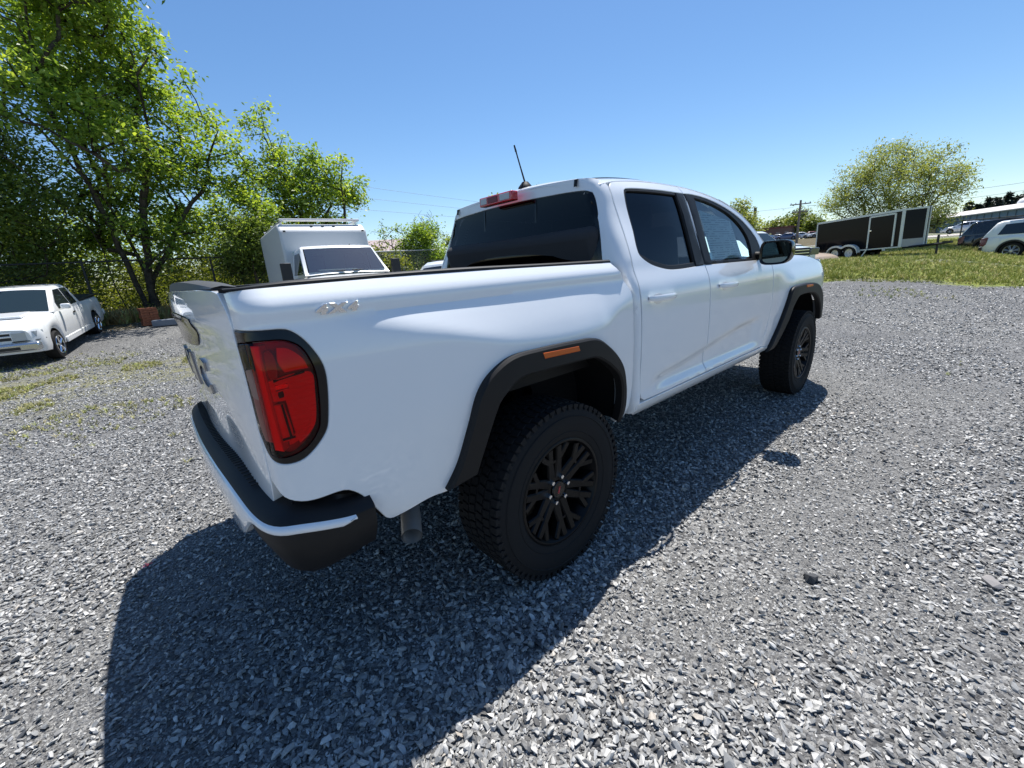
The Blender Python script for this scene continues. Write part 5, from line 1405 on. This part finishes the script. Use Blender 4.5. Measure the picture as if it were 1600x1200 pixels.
def skeleton(stems, targets, rg, r_tip=.012, gravity=.12):
    """stems: polylines (list of 3D points); every target grows a branch from the nearest lower node"""
    nodes = [Vector(p) for p in stems[0][:1]]; parent = [-1]
    def add(p, q): nodes.append(Vector(p)); parent.append(q); return len(nodes) - 1
    for st in stems:
        cur = 0 if (Vector(st[0]) - nodes[0]).length < .05 else add(st[0], 0)
        pts = [Vector(p) for p in st]
        for a, b in zip(pts, pts[1:]):
            k = max(2, int((b - a).length / .5))
            for j in range(1, k + 1):
                p = a.lerp(b, j / k) + Vector(rg.normal(0, .035, 3)); cur = add(p, cur)
    base = nodes[0]
    order = np.argsort(((targets - np.array(base)) ** 2).sum(1))
    tips = []
    for ti in order:
        t = targets[ti]; N_ = np.array([tuple(p) for p in nodes])
        dv = t - N_; dist = np.linalg.norm(dv, axis=1) + np.maximum(0, -dv[:, 2] + .2) * .9 + np.arange(len(N_)) * 0
        i = int(np.argmin(dist)); a = nodes[i]; b = Vector(t); l = (b - a).length
        k = max(1, int(l / .45)); cur = i
        mid = a.lerp(b, .5) + Vector((rg.normal(0, .08) * l, rg.normal(0, .08) * l, gravity * l + rg.normal(0, .05) * l))
        for j in range(1, k + 1):
            s = j / k; p = a * (1 - s) ** 2 + mid * 2 * s * (1 - s) + b * s * s
            cur = add(p, cur)
        tips.append(cur)
    n = len(nodes); area = [0.0] * n; ch = [0] * n
    for i in range(n - 1, 0, -1):
        if area[i] == 0: area[i] = r_tip ** 2.3
        area[parent[i]] += area[i]; ch[parent[i]] += 1
    rad = [max(area[i], r_tip ** 2.3) ** (1 / 2.3) for i in range(n)]
    return nodes, parent, rad
def tree(name, lab, base, stems, blobs, m, n_tar, per, leaf, spread, seed, group=None, cat='tree', r_tip=.012, aspect=.5, droop=.35, tint0=.5, rmax=None, leafless=False, shell=.5):
    rg = np.random.default_rng(seed)
    B = np.array(blobs); wts = B[:, 3] ** 2.4; wts /= wts.sum()
    bi = rg.choice(len(B), n_tar, p=wts); d = rg.normal(size=(n_tar, 3)); d /= np.linalg.norm(d, axis=1, keepdims=True)
    T = B[bi, :3] + d * (B[bi, 3] * rg.random(n_tar) ** shell)[:, None] * np.array([1, 1, .9])
    T[:, 2] = np.maximum(T[:, 2], base[2] + .25)
    root = thing(name, lab, cat, base, 0, group)
    bs = Vector(base)
    stems = [[Vector(p) for p in st] for st in stems]
    nodes, par, rad = skeleton(stems, T, rg, r_tip)
    if rmax: k = rmax / max(rad); rad = [min(r_, rmax) if False else r_ * min(1, k) if k < 1 else r_ for r_ in rad]
    mb = MB(); done = set()
    kids = {}
    for i, p in enumerate(par): kids.setdefault(p, []).append(i)
    # chains from each branching point
    stack = [0]
    while stack:
        i = stack.pop()
        for k in kids.get(i, []):
            ch = [i, k]; c = k
            while len(kids.get(c, [])) >= 1:
                nx = max(kids[c], key=lambda q: rad[q])
                for o_ in kids[c]:
                    if o_ != nx: stack.append(c) if c not in done else None
                done.add(c); ch.append(nx); c = nx
            r0 = [min(rad[q], rad[ch[1]] * 1.02) for q in ch]
            if i in kids and kids[i][0] != k and False: pass
            mb.tube([nodes[q] - bs for q in ch], r0, 7 if r0[0] > .05 else 4, cap=False)
        # children of a node already drawn as part of a longer chain are skipped through 'done'
    mb.obj('trunk', BARK, root)
    if leafless: return root
    n = n_tar * per
    ci = np.repeat(np.arange(n_tar), per)
    P = T[ci] + rg.normal(0, spread, (n, 3)) * np.array([1, 1, .75])
    cl = rg.normal(0, .20, n_tar)
    tint = tint0 + cl[ci] + rg.normal(0, .16, n)
    leaves_mesh('crown', P - np.array(base), leaf, m, root, rg, tint, aspect, droop)
    return root
def rescale(bl, k):
    c = np.array(CAM_POS)
    return [tuple(c + (np.array(b[:3]) - c) * k) + (b[3] * k,) for b in bl]
A_ = [(-0.25, 13.9, 8.75, 1.05), (-1.27, 13.89, 8.57, 1.32), (-1.42, 16.14, 8.14, 1.38), (-0.26, 15.24, 8.08, 1.3), (0.40, 13.6, 7.55, 0.55), (-1.13, 14.67, 6.39, 1.33), (0.17, 14.8, 6.81, 1.07), (-0.54, 13.57, 5.15, 1.23), (1.16, 15.72, 6.5, 0.99), (1.37, 13.18, 6.68, 0.45), (1.64, 14.26, 5.67, 0.86), (0.52, 14.92, 4.93, 1.05), (1.16, 14.49, 4.46, 0.87), (-0.55, 15.28, 4.05, 1.12), (0.77, 15.78, 3.61, 0.83), (1.67, 16.54, 4.14, 0.62), (-0.28, 14.05, 2.86, 0.72), (-1.47, 15.53, 4.21, 0.9), (-1.36, 15.72, 3.03, 0.75), (1.35, 13.91, 3.03, 0.51), (-2.01, 12.93, 5.95, 0.84)]
C_ = [(4.39, 19.65, 7.7, 0.59), (4.39, 17.55, 7.6, 0.34), (3.19, 17.9, 5.09, 0.87), (4.7, 19.31, 5.94, 1.1), (5.35, 18.16, 5.65, 1.08), (6.14, 17.52, 5.34, 0.95), (7.14, 18.1, 5.12, 0.86), (3.13, 17.04, 4.05, 0.97), (4.74, 18.73, 4.32, 1.24), (5.66, 17.38, 4.42, 1.07), (6.42, 16.18, 5.95, 0.41), (7.73, 17.47, 5.78, 0.28), (4.9, 19.38, 6.85, 0.77), (3.11, 17.59, 6.03, 0.53), (5.97, 18.09, 6.31, 0.54), (6.26, 16.92, 5.73, 0.48)]
B_ = [(-2.49, 13.87, 4.58, 0.91), (-2.98, 13.79, 3.43, 1.05), (-2.28, 12.84, 3.32, 0.73), (-2.96, 14.01, 2.43, 0.94), (-2.39, 13.71, 2.39, 0.72), (-3.43, 13.65, 3.79, 1.14), (-3.02, 13.98, 5.21, 1.01)]
D_ = [(2.05, 14.0, 3.04, 0.65), (2.29, 14.49, 2.39, 0.74), (1.8, 14.78, 2.01, 0.59), (1.55, 13.56, 2.62, 0.43)]
R_ = [(33.84, 2.89, 5.14, 1.69), (31.82, 3.98, 4.85, 1.47), (32.01, 4.8, 3.96, 1.23), (31.21, 1.23, 4.61, 1.5), (33.5, 0.36, 4.15, 1.11), (31.49, 3.49, 5.88, 0.89), (33.94, 2.76, 6.21, 0.74), (31.77, 0.77, 5.26, 0.6), (32.21, 5.43, 3.52, 0.63), (31.82, 4.09, 3.32, 1.05), (33.06, 1.47, 3.33, 1.44), (31.49, 0.26, 2.61, 0.83), (31.18, 2.57, 3.25, 1.24), (33.72, -0.04, 4.57, 0.41), (33.6, 1.63, 2.17, 0.93), (32.94, 0.79, 2.23, 0.71)]
A_ = rescale(A_, 1.17); B_ = rescale(B_, 1.30); D_ = rescale(D_, 1.15)
ab = (-.80, 17.9, .45)
sA = [[ab, (-.9, 17.7, 1.8), (-1.25, 17.4, 4.6), (-1.7, 17.2, 7.0), (-1.5, 17.0, 9.3)],
      [(-.45, 18.0, .45), (-.62, 17.9, 2.6), (-1.0, 17.6, 4.2), (-2.3, 17.3, 6.6), (-3.1, 17.2, 7.8)],
      [(-1.25, 17.7, .45), (-1.5, 17.6, 2.2), (-1.55, 17.5, 3.4), (-3.0, 17.0, 5.4)],
      [(-.55, 17.9, .45), (-.5, 17.8, 2.0), (-.15, 17.6, 4.0), (.5, 17.0, 6.4), (.6, 16.4, 8.4)],
      [(-.40, 18.1, 1.8), (.6, 17.6, 3.4), (1.9, 17.2, 5.2), (2.4, 16.9, 6.6)]]
tree('leafy_tree', 'tall leafy green tree with several slanting dark trunks behind the old pickup', ab, sA, A_, LEAF_A, 590, 60, .165, .23, 5, r_tip=.017, tint0=.52)
cb = (5.6, 18.3, .42)
sC = [[cb, (5.5, 18.2, 2.4), (5.0, 18.3, 4.4), (4.6, 18.6, 6.4), (4.4, 18.4, 7.4)], [(6.5, 17.6, .42), (6.55, 17.5, 3.0), (6.5, 17.0, 4.6), (6.45, 16.4, 5.8)], [(4.6, 18.4, .42), (4.2, 18.2, 2.6), (3.4, 17.8, 4.6)]]
tree('leafy_tree', 'smaller leafy tree with sprigs against the sky behind the box van', cb, sC, C_, LEAF_A, 290, 50, .16, .20, 8, r_tip=.015, tint0=.6)
bb = (-4.2, 18.6, .46)
tree('dark_tree', 'dark green dense tree at the far left edge behind the old pickup', bb, [[bb, (-4.1, 18.5, 2.5), (-3.9, 18.4, 5.0)]], B_, LEAF_B, 200, 120, .13, .34, 9, tint0=.45)
tree('bush', 'dark green bush beside the box van at the fence', (2.7, 16.9, .44), [[(2.7, 16.9, .44), (2.6, 16.8, 1.5), (2.5, 16.7, 2.6)]], D_, LEAF_B, 130, 110, .11, .26, 10, cat='bush', tint0=.5)
rb = (32.6, 2.0, 1.0)
sR = [[rb, (32.6, 2.1, 1.8), (32.8, 2.6, 4.6)], [rb, (32.3, 2.5, 2.2), (31.9, 3.7, 4.4)], [rb, (32.2, 1.5, 2.2), (31.5, 1.0, 4.4)], [rb, (32.9, 1.4, 2.4), (33.3, .5, 4.0)], [rb, (32.5, 3.2, 1.9), (32.1, 4.7, 3.4)]]
tree('spreading_tree', 'broad pale green spreading tree behind the black cargo trailer', rb, sR, R_, LEAF_R, 900, 30, .145, .24, 12, r_tip=.009, aspect=.36, droop=-.45, tint0=.5, rmax=.14, shell=.62)
def small_tree(nm, lab, bl, m, seed, n=60, per=60, leaf=.3, spread=.4, group=None, cat='tree', tint=.5, zb=None):
    c = np.mean([b[:3] for b in bl], 0); b0 = (float(c[0]), float(c[1]), float(zb if zb is not None else H(float(c[0]), float(c[1]))))
    return tree(nm, lab, b0, [[b0, (c[0], c[1], (b0[2] + c[2]) / 2), tuple(c)]], bl, m, n, per, leaf, spread, seed, group, cat, r_tip=.02, tint0=tint)
small_tree('far_tree', 'pale pointed tree just right of the cab roof, left of the utility pole', [(36.97, 12.45, 4.53, 0.62), (35.57, 12.1, 3.64, 0.9), (37.05, 11.83, 3.39, 0.72), (35.94, 10.88, 2.71, 0.59), (36.89, 12.89, 4.25, 0.62), (36.5, 12.4, 5.0, .35)], LEAF_R, 31, 90, 40, .2, .28, tint=.45)
FG = 'trees beyond the far lot'
small_tree('far_tree', 'largest round green tree beyond the far lot, under the utility pole', rescale([(71.38, 17.76, 4.91, 1.62), (71.23, 18.18, 4.11, 1.45), (72.23, 17.28, 4.02, 1.27)], 1.9), LEAF_F, 32, 70, 50, .75, .95, FG)
small_tree('far_tree', 'green tree just left of the largest round one beyond the far lot', rescale([(73.98, 20.74, 4.68, 1.25), (73.76, 21.48, 4.22, 1.06)], 1.9), LEAF_F, 33, 50, 50, .75, .85, FG, tint=.6)
small_tree('far_tree', 'green tree beyond the far lot, touching the left end of the trailer', rescale([(67.79, 15.12, 3.98, 1.09), (68.47, 14.99, 3.18, 1.19)], 1.9), LEAF_F, 34, 50, 50, .75, .85, FG, tint=.4)
small_tree('far_tree', 'lowest tree beyond the far lot, above the brown building', rescale([(84.7, 26.3, 4.75, 1.1), (85.1, 25.6, 4.6, 1.0), (84.5, 24.6, 4.9, .9)], 1.9), LEAF_F, 35, 40, 50, .75, .85, FG, tint=.62)
small_tree('far_tree', 'tree whose tip shows just over the roof of the near truck', [(24.35, 27.96, 6.78, 0.83), (26.24, 28.01, 6.49, 1.15), (26.72, 25.52, 7.13, 0.88), (25.7, 27.4, 5.3, 1.4), (24.6, 27.9, 4.4, 1.3), (26.6, 26.6, 4.3, 1.3), (25.6, 27.3, 3.2, 1.3)], LEAF_A, 36, 120, 60, .25, .35)
tree('bush', 'round green bush behind the fence between van and truck cab', (9.9, 17.0, .42), [[(9.9, 17.0, .42), (9.9, 17.0, 1.4), (10.0, 17.0, 2.4)], [(9.9, 17.0, .9), (10.4, 17.1, 2.6), (10.6, 17.1, 3.9)], [(9.9, 17.0, .9), (9.5, 17.0, 2.4), (9.2, 17.0, 3.6)]], [(9.75, 16.64, 2.99, 0.67), (9.5, 17.14, 2.87, 0.49), (10.63, 17.14, 3.33, 0.48), (10.49, 17.44, 2.36, 0.91), (9.59, 17.49, 2.17, 0.76), (10.38, 16.1, 2.18, 0.62)], LEAF_A, 110, 90, .12, .22, 37, cat='bush', tint0=.5)
small_tree('bush', 'low yellow green bush just right of the van roof', [(7.94, 16.92, 2.03, 0.59), (7.71, 17.31, 2.43, 0.47), (8.07, 15.97, 1.86, 0.52), (8.3, 16.9, 2.9, .25)], LEAF_V, 38, 50, 60, .12, .22, cat='bush')
small_tree('bush', 'small dark bush farther off, left of the truck cab', [(13.54, 19.61, 3.03, 0.45), (13.55, 19.15, 2.74, 0.52)], LEAF_B, 39, 40, 60, .13, .2, cat='bush')
bt = (11.3, 18.3, .42)
tree('bare_shrub', 'bare twiggy shrub with thin branches beside the truck cab', bt, [[bt, (11.3, 18.3, 1.6), (11.4, 18.2, 3.0)], [bt, (11.1, 18.2, 2.0), (10.8, 18.0, 3.4)]], [(11.3, 18.2, 3.3, .9), (11.0, 18.2, 3.9, .7), (11.7, 18.2, 3.0, .7), (11.4, 18.1, 4.2, .4)], LEAF_R, 130, 1, .1, .1, 40, cat='shrub', r_tip=.008, leafless=True)
bt = (8.6, 17.2, .42)
tree('bare_shrub', 'bare thin shrub with a few leaf tips above the low bush', bt, [[bt, (8.6, 17.2, 1.6), (8.7, 17.2, 2.6)]], [(8.7, 17.2, 3.2, .6), (8.2, 17.2, 3.3, .6), (9.0, 17.1, 3.5, .4)], LEAF_A, 36, 7, .12, .08, 41, cat='shrub', r_tip=.008)
# dark conifers on the ridge at the right
for k in range(9):
    az = R(2.7 - .56 * k); d = 138 + 4 * (k % 3); x = CAM_POS[0] + d * math.cos(az); y = CAM_POS[1] + d * math.sin(az); h = (5.4, 5.0, 6.2, 5.6, 6.6, 6.0, 7.0, 6.4, 7.4)[k]; z0 = 2.4
    rg = np.random.default_rng(70 + k); n = 900; t = rg.random(n) ** .8; rr = (1 - t) * 2.6 * (.5 + .5 * rg.random(n)) + .1; a = rg.uniform(0, 6.28, n)
    o = thing('conifer', 'dark conifer on the ridge above the long building, %s' % ('leftmost one', 'second from the left', 'third from the left, taller', 'fourth from the left', 'fifth from the left', 'sixth from the left', 'seventh from the left', 'eighth from the left', 'rightmost one at the edge')[k], 'tree', (x, y, z0), 0, 'dark conifers on the ridge')
    MB().tube([(0, 0, -2.5), (0, 0, h * .9)], [.16, .03], 5).obj('trunk', BARK, o)
    leaves_mesh('crown', np.stack([rr * np.cos(a), rr * np.sin(a), .3 + t * h], 1), .7, LEAF_C, o, rg, .5 + rg.normal(0, .2, n), .5, .2)
# tangled undergrowth behind the fence: nobody could count its stems
def undergrowth():
    rg = np.random.default_rng(55); n = 760
    x = rg.uniform(-9, 7.5, n); y = 17.6 + rg.random(n) * 4.5
    top = .7 + 1.5 * np.clip(lowfreq(x, y, .9, 12) + .35, 0, 1) + .5 * (x > -1) * (x < 3)
    T = np.stack([x, y, .45 + top * rg.random(n) ** .7], 1)
    per = 62; ci = np.repeat(np.arange(n), per); P = T[ci] + rg.normal(0, .26, (n * per, 3)); P[:, 2] = np.maximum(P[:, 2], .45)
    leaves_mesh('undergrowth', P, .12, LEAF_V, None, rg, .42 + rg.normal(0, .22, n)[ci] + rg.normal(0, .15, n * per), .5, .2, kind='stuff')
    n = 900; x = rg.uniform(-14, 9, n); y = rg.uniform(22.5, 25.5, n); T = np.stack([x, y, .5 + 4.2 * rg.random(n)], 1)
    per = 60; ci = np.repeat(np.arange(n), per); P = T[ci] + rg.normal(0, .38, (n * per, 3)); P[:, 2] = np.maximum(P[:, 2], .45)
    leaves_mesh('far_thicket', P, .2, LEAF_B, None, rg, .6 + rg.normal(0, .25, n)[ci] + rg.normal(0, .15, n * per), .5, .2, kind='stuff')
undergrowth()
def distant_wood():
    rg = np.random.default_rng(91); n = 900; az = rg.uniform(R(19.5), R(88), n); d = rg.uniform(118, 150, n)
    x = CAM_POS[0] + d * np.cos(az); y = CAM_POS[1] + d * np.sin(az); top = 3.6 + 1.6 * lowfreq(az * 40, az * 0, 1.2, 14)
    T = np.stack([x, y, H(x, y) + .2 + top * rg.random(n) ** .6], 1); per = 26; ci = np.repeat(np.arange(n), per)
    P = T[ci] + rg.normal(0, 1.0, (n * per, 3)) * np.array([1, 1, .7])
    leaves_mesh('distant_wood', P, .9, LEAF_F, None, rg, .4 + rg.normal(0, .25, n)[ci] + rg.normal(0, .12, n * per), .6, .2, kind='stuff')
distant_wood()
# ================================================================== fences, buildings, poles and small things
FEN = mat('fence_dark', (.035, .035, .033), .7, metal=.2); GALV = mat('galvanised', (.42, .43, .44), .45, metal=.6)
def chain_fence(name, lab, P0, P1, hz, spacing, pm, cell=.075, h=1.95, wm=None):
    P0, P1 = Vector(P0), Vector(P1); d = (P1 - P0); Ln = d.length; rz = math.atan2(d.y, d.x)
    o = thing(name, lab, 'fence', (P0.x, P0.y, hz), rz)
    n = int(Ln / spacing)
    for k in range(n + 1): MB().tube([(k * Ln / n, 0, -.2), (k * Ln / n, 0, h + .04)], .034, 8).obj('fence_post', pm, o)
    MB().tube([(0, 0, h), (Ln, 0, h)], .026, 8).obj('top_rail', pm, o)
    V, F = [], []
    for s in (-1, 1):
        for i in range(int((Ln + h) / cell)):
            x0 = i * cell - (h if s > 0 else 0); a = Vector((x0, .01 * s, .03)); b = Vector((x0 + s * (h - .03), .01 * s, h)) if s > 0 else Vector((x0 - (h - .03), .01 * s, h))
            a, b = (a, b)
            lo, hi = 0.0, Ln
            # clip to the fence length
            def cl(p, q):
                t0, t1 = 0.0, 1.0; dx = q.x - p.x
                if abs(dx) > 1e-9:
                    ta, tb = sorted(((lo - p.x) / dx, (hi - p.x) / dx)); t0, t1 = max(0, ta), min(1, tb)
                return (p.lerp(q, t0), p.lerp(q, t1)) if t1 > t0 else None
            c = cl(a, b)
            if not c: continue
            p, q = c; w = .0019; k = len(V)
            V += [p + Vector((w, 0, -w)), p + Vector((-w, 0, w)), p + Vector((0, w, 0)), q + Vector((w, 0, -w)), q + Vector((-w, 0, w)), q + Vector((0, w, 0))]
            F += [(k, k + 1, k + 4, k + 3), (k + 1, k + 2, k + 5, k + 4), (k + 2, k, k + 3, k + 5)]
    mesh('wire_mesh', V, F, wm or pm, o, kind='stuff', fix=False)
    return o
chain_fence('chain_link_fence', 'dark chain link fence with top rail running in front of the trees', (-12.0, 17.75, 0), (4.6, 16.55, 0), .46, 3.0, FEN)
chain_fence('chain_link_fence', 'bare metal chain link fence with pale top rail between van and truck cab', (4.66, 16.54, 0), (16.0, 15.5, 0), .46, 3.2, GALV)
chain_fence('wire_fence', 'low fence with dark posts along the grass in front of the far road', (40.0, -14.0, 0), (40.0, 1.6, 0), H(40, 0), 1.55, FEN, .16, 1.15)
# stack of orange bricks at the foot of the tree
bs = thing('brick_stack', 'small stack of orange bricks at the foot of the tree trunks', 'bricks', (-.85, 15.1, H(-.85, 15.1)), R(12))
BR = mat('brick_orange', (.36, .115, .05), .85); noise_color(BR, 14, [(.3, (.24, .075, .035)), (.7, (.42, .15, .07))])
bme = None
for r_ in range(7):
    for k in range(2):
        if bme is None:
            ob = MB().box((0, 0, 0), (.205, .24, .072)).obj('brick', BR, bs, bevel=.006); bme = ob
        else: ob = dup(bme, bs)
        ob.location = (-.105 + .21 * k + .012 * ((r_ * 7 + k * 3) % 3 - 1), .01 * ((r_ * 5 + k) % 3), .04 + .0755 * r_); ob.rotation_euler = (0, 0, R(((r_ * 3 + k * 5) % 5 - 2) * 1.5))
x, y = -.1, 14.6
MB().box((0, 0, .11), (1.5, .2, .2)).obj('kerb_block', mat('weathered_concrete', (.20, .22, .25), .9), None, bevel=.03)
o = bpy.data.objects['kerb_block']; o.location = (x, y, H(x, y)); o.rotation_euler = (0, 0, R(-8)); tag(o, 'long grey concrete block lying on the ground beside the orange bricks', 'kerb block')
# long low building on the right
p0, p1 = Vector((128, 13.0, 0)), Vector((92.0, -9.8, 0)); d = p1 - p0; ln = d.length; rz = math.atan2(d.y, d.x)
lb = thing('long_building', 'long low building with pale sloping roof and blue grey wall beyond the road', 'building', (p0.x, p0.y, 1.4), rz)
wl = mat('blue_grey_cladding', (.085, .15, .22), .6)
MB().box((ln / 2, 6, 1.6), (ln, 12, 3.4)).obj('wall', wl, lb, smooth=False)
b = MB(); b.prism([(-.6, 3.28), (-.6, 3.42), (6, 4.55), (12.6, 3.42), (12.6, 3.28), (6, 4.40)], -.5, ln + .5, 'x'); b.obj('roof', mat('pale_roof', (.55, .52, .48), .7), lb, smooth=False)
for k in range(26): MB().box((1 + k * (ln - 2) / 25, -.06, 1.6), (.10, .10, 3.3)).obj('cladding_rib', mat('rib_blue', (.11, .16, .21), .6), lb, smooth=False)
for k in range(6): MB().box((3 + k * 6.2, -.05, 1.35), (2.2, .12, 1.0)).obj('window', CGLASS, lb, smooth=False)
b = MB(); b.lathe([(1.5, 0), (1.45, .9), (1.1, 1.5), (.5, 1.8), (0, 1.9)], (0, 0, 0), 'z', 20); o = b.obj('storage_dome', mat('dome_white', (.7, .7, .7), .5)); o.location = (118, -3.2, 5.7); o.scale = (.7, .7, .7); tag(o, 'small white dome showing above the long pale roof', 'dome')
b = MB(); b.prism([(-5, 0), (5, 0), (5, 1.6), (0, 3.6), (-5, 1.6)], -6, 6, 'y'); o = b.obj('white_shed', MATS['dome_white'], None, False); o.location = (128, -7.6, 4.2); o.rotation_euler = (0, 0, R(90)); tag(o, 'white gabled shed roof rising behind the long building at the right edge', 'shed')
# brown building beyond the far lot
az = R(17.8); d = 136; bx_ = thing('brown_building', 'low flat roofed brown building beyond the far lot', 'building', (CAM_POS[0] + d * math.cos(az), CAM_POS[1] + d * math.sin(az), 2.9), R(100))
MB().box((0, 0, 1.7), (9.6, 7, 3.6)).obj('wall', mat('brown_wall', (.17, .10, .085), .8), bx_, smooth=False)
MB().box((0, 0, 3.62), (10.0, 7.4, .28)).obj('roof', mat('maroon_edge', (.16, .045, .05), .7), bx_, smooth=False)
for k in range(5):
    MB().box((-3.8 + 1.9 * k, 3.52, 1.5), (.8, .08, 1.6)).obj('window', mat('dusty_window', (.24, .22, .22), .3), bx_, smooth=False)
    MB().box((-3.8 + 1.9 * k, 3.54, 2.45), (.95, .1, .14)).obj('lintel', mat('pale_lintel', (.36, .3, .28), .8), bx_, smooth=False)
# building with the mauve roof behind the van
mb_ = thing('mauve_roof_building', 'distant white walled building with mauve roof, right of the van', 'building', (24.4, 52.4, 1.0), R(-28))
MB().box((-2.5, 3, 1.7), (11.5, 6, 3.6)).obj('wall', mat('pale_wall', (.6, .58, .54), .8), mb_, smooth=False)
b = MB(); b.prism([(-.5, 3.5), (3, 5.2), (6.5, 3.5)], -8.5, 3.6, 'x'); b.obj('roof', mat('mauve_roof', (.36, .27, .28), .7), mb_, smooth=False)
for k in range(4): MB().box((-6.5 + 2.6 * k, -.03, 1.9), (1.1, .1, 1.2)).obj('window', CGLASS, mb_, smooth=False)
# utility poles and wires
WOOD = mat('pole_wood', (.17, .145, .125), .9)
def pole(x, y, h, arm, lab):
    z0 = H(x, y); o = thing('utility_pole', lab, 'pole', (x, y, z0), R(20))
    MB().tube([(0, 0, -.5), (0, 0, h)], [.17, .12], 8).obj('post', WOOD, o)
    if arm:
        for z, l in ((h - .5, 2.4), (h - 1.5, 1.8)):
            MB().box((0, 0, z), (.12, l, .12)).obj('crossarm', WOOD, o, smooth=False)
            for k in (-1, -.5, .5, 1): MB().tube([(0, k * l * .45, z + .06), (0, k * l * .45, z + .22)], .05, 6).obj('insulator', GALV, o)
    return z0 + h
h1 = pole(41.2, 13.0, 3.75, False, 'plain weathered pole stub just right of the pale pointed tree')
h2 = pole(69.5, 17.4, 6.0, True, 'utility pole with crossarms standing above the round green tree')
WIRE = mat('wire', (.03, .03, .03), .6)
def wire(p, q, sag, lab, r=.018, n=24):
    p, q = Vector(p), Vector(q)
    r = r * .62
    pts = [p.lerp(q, k / n) - Vector((0, 0, sag * 4 * (k / n) * (1 - k / n))) for k in range(n + 1)]
    o = thing_wire = MB().tube(pts, r, 4).obj('overhead_wire', WIRE, None); tag(o, lab, 'wire', 'overhead wires')
wire((69.5, 18.2, 6.65), (40, 60, 7.6), .5, 'upper wire running left from the crossarm pole', .022)
wire((69.5, 16.6, 5.8), (41.2, 13.0, 3.6), .1, 'lower wire joining the two poles', .025)
wire((69.5, 16.6, 6.65), (120, -22, 11.5), 1.2, 'wire running right from the crossarm pole, behind the spreading tree', .028)
wire((69.5, 17.8, 5.7), (120, -20, 10.2), 1.2, 'lower wire running right from the crossarm pole', .028)
wire((-20, 60, 17.5), (69.5, 40, 7.5), .8, 'highest thin wire crossing the sky behind the van', .02)
wire((-20, 60, 15.6), (69.5, 40, 6.9), .8, 'second thin wire crossing the sky behind the van', .02)
wire((-20, 60, 13.6), (69.5, 40, 6.3), .8, 'lowest thin wire crossing the sky behind the van', .02)
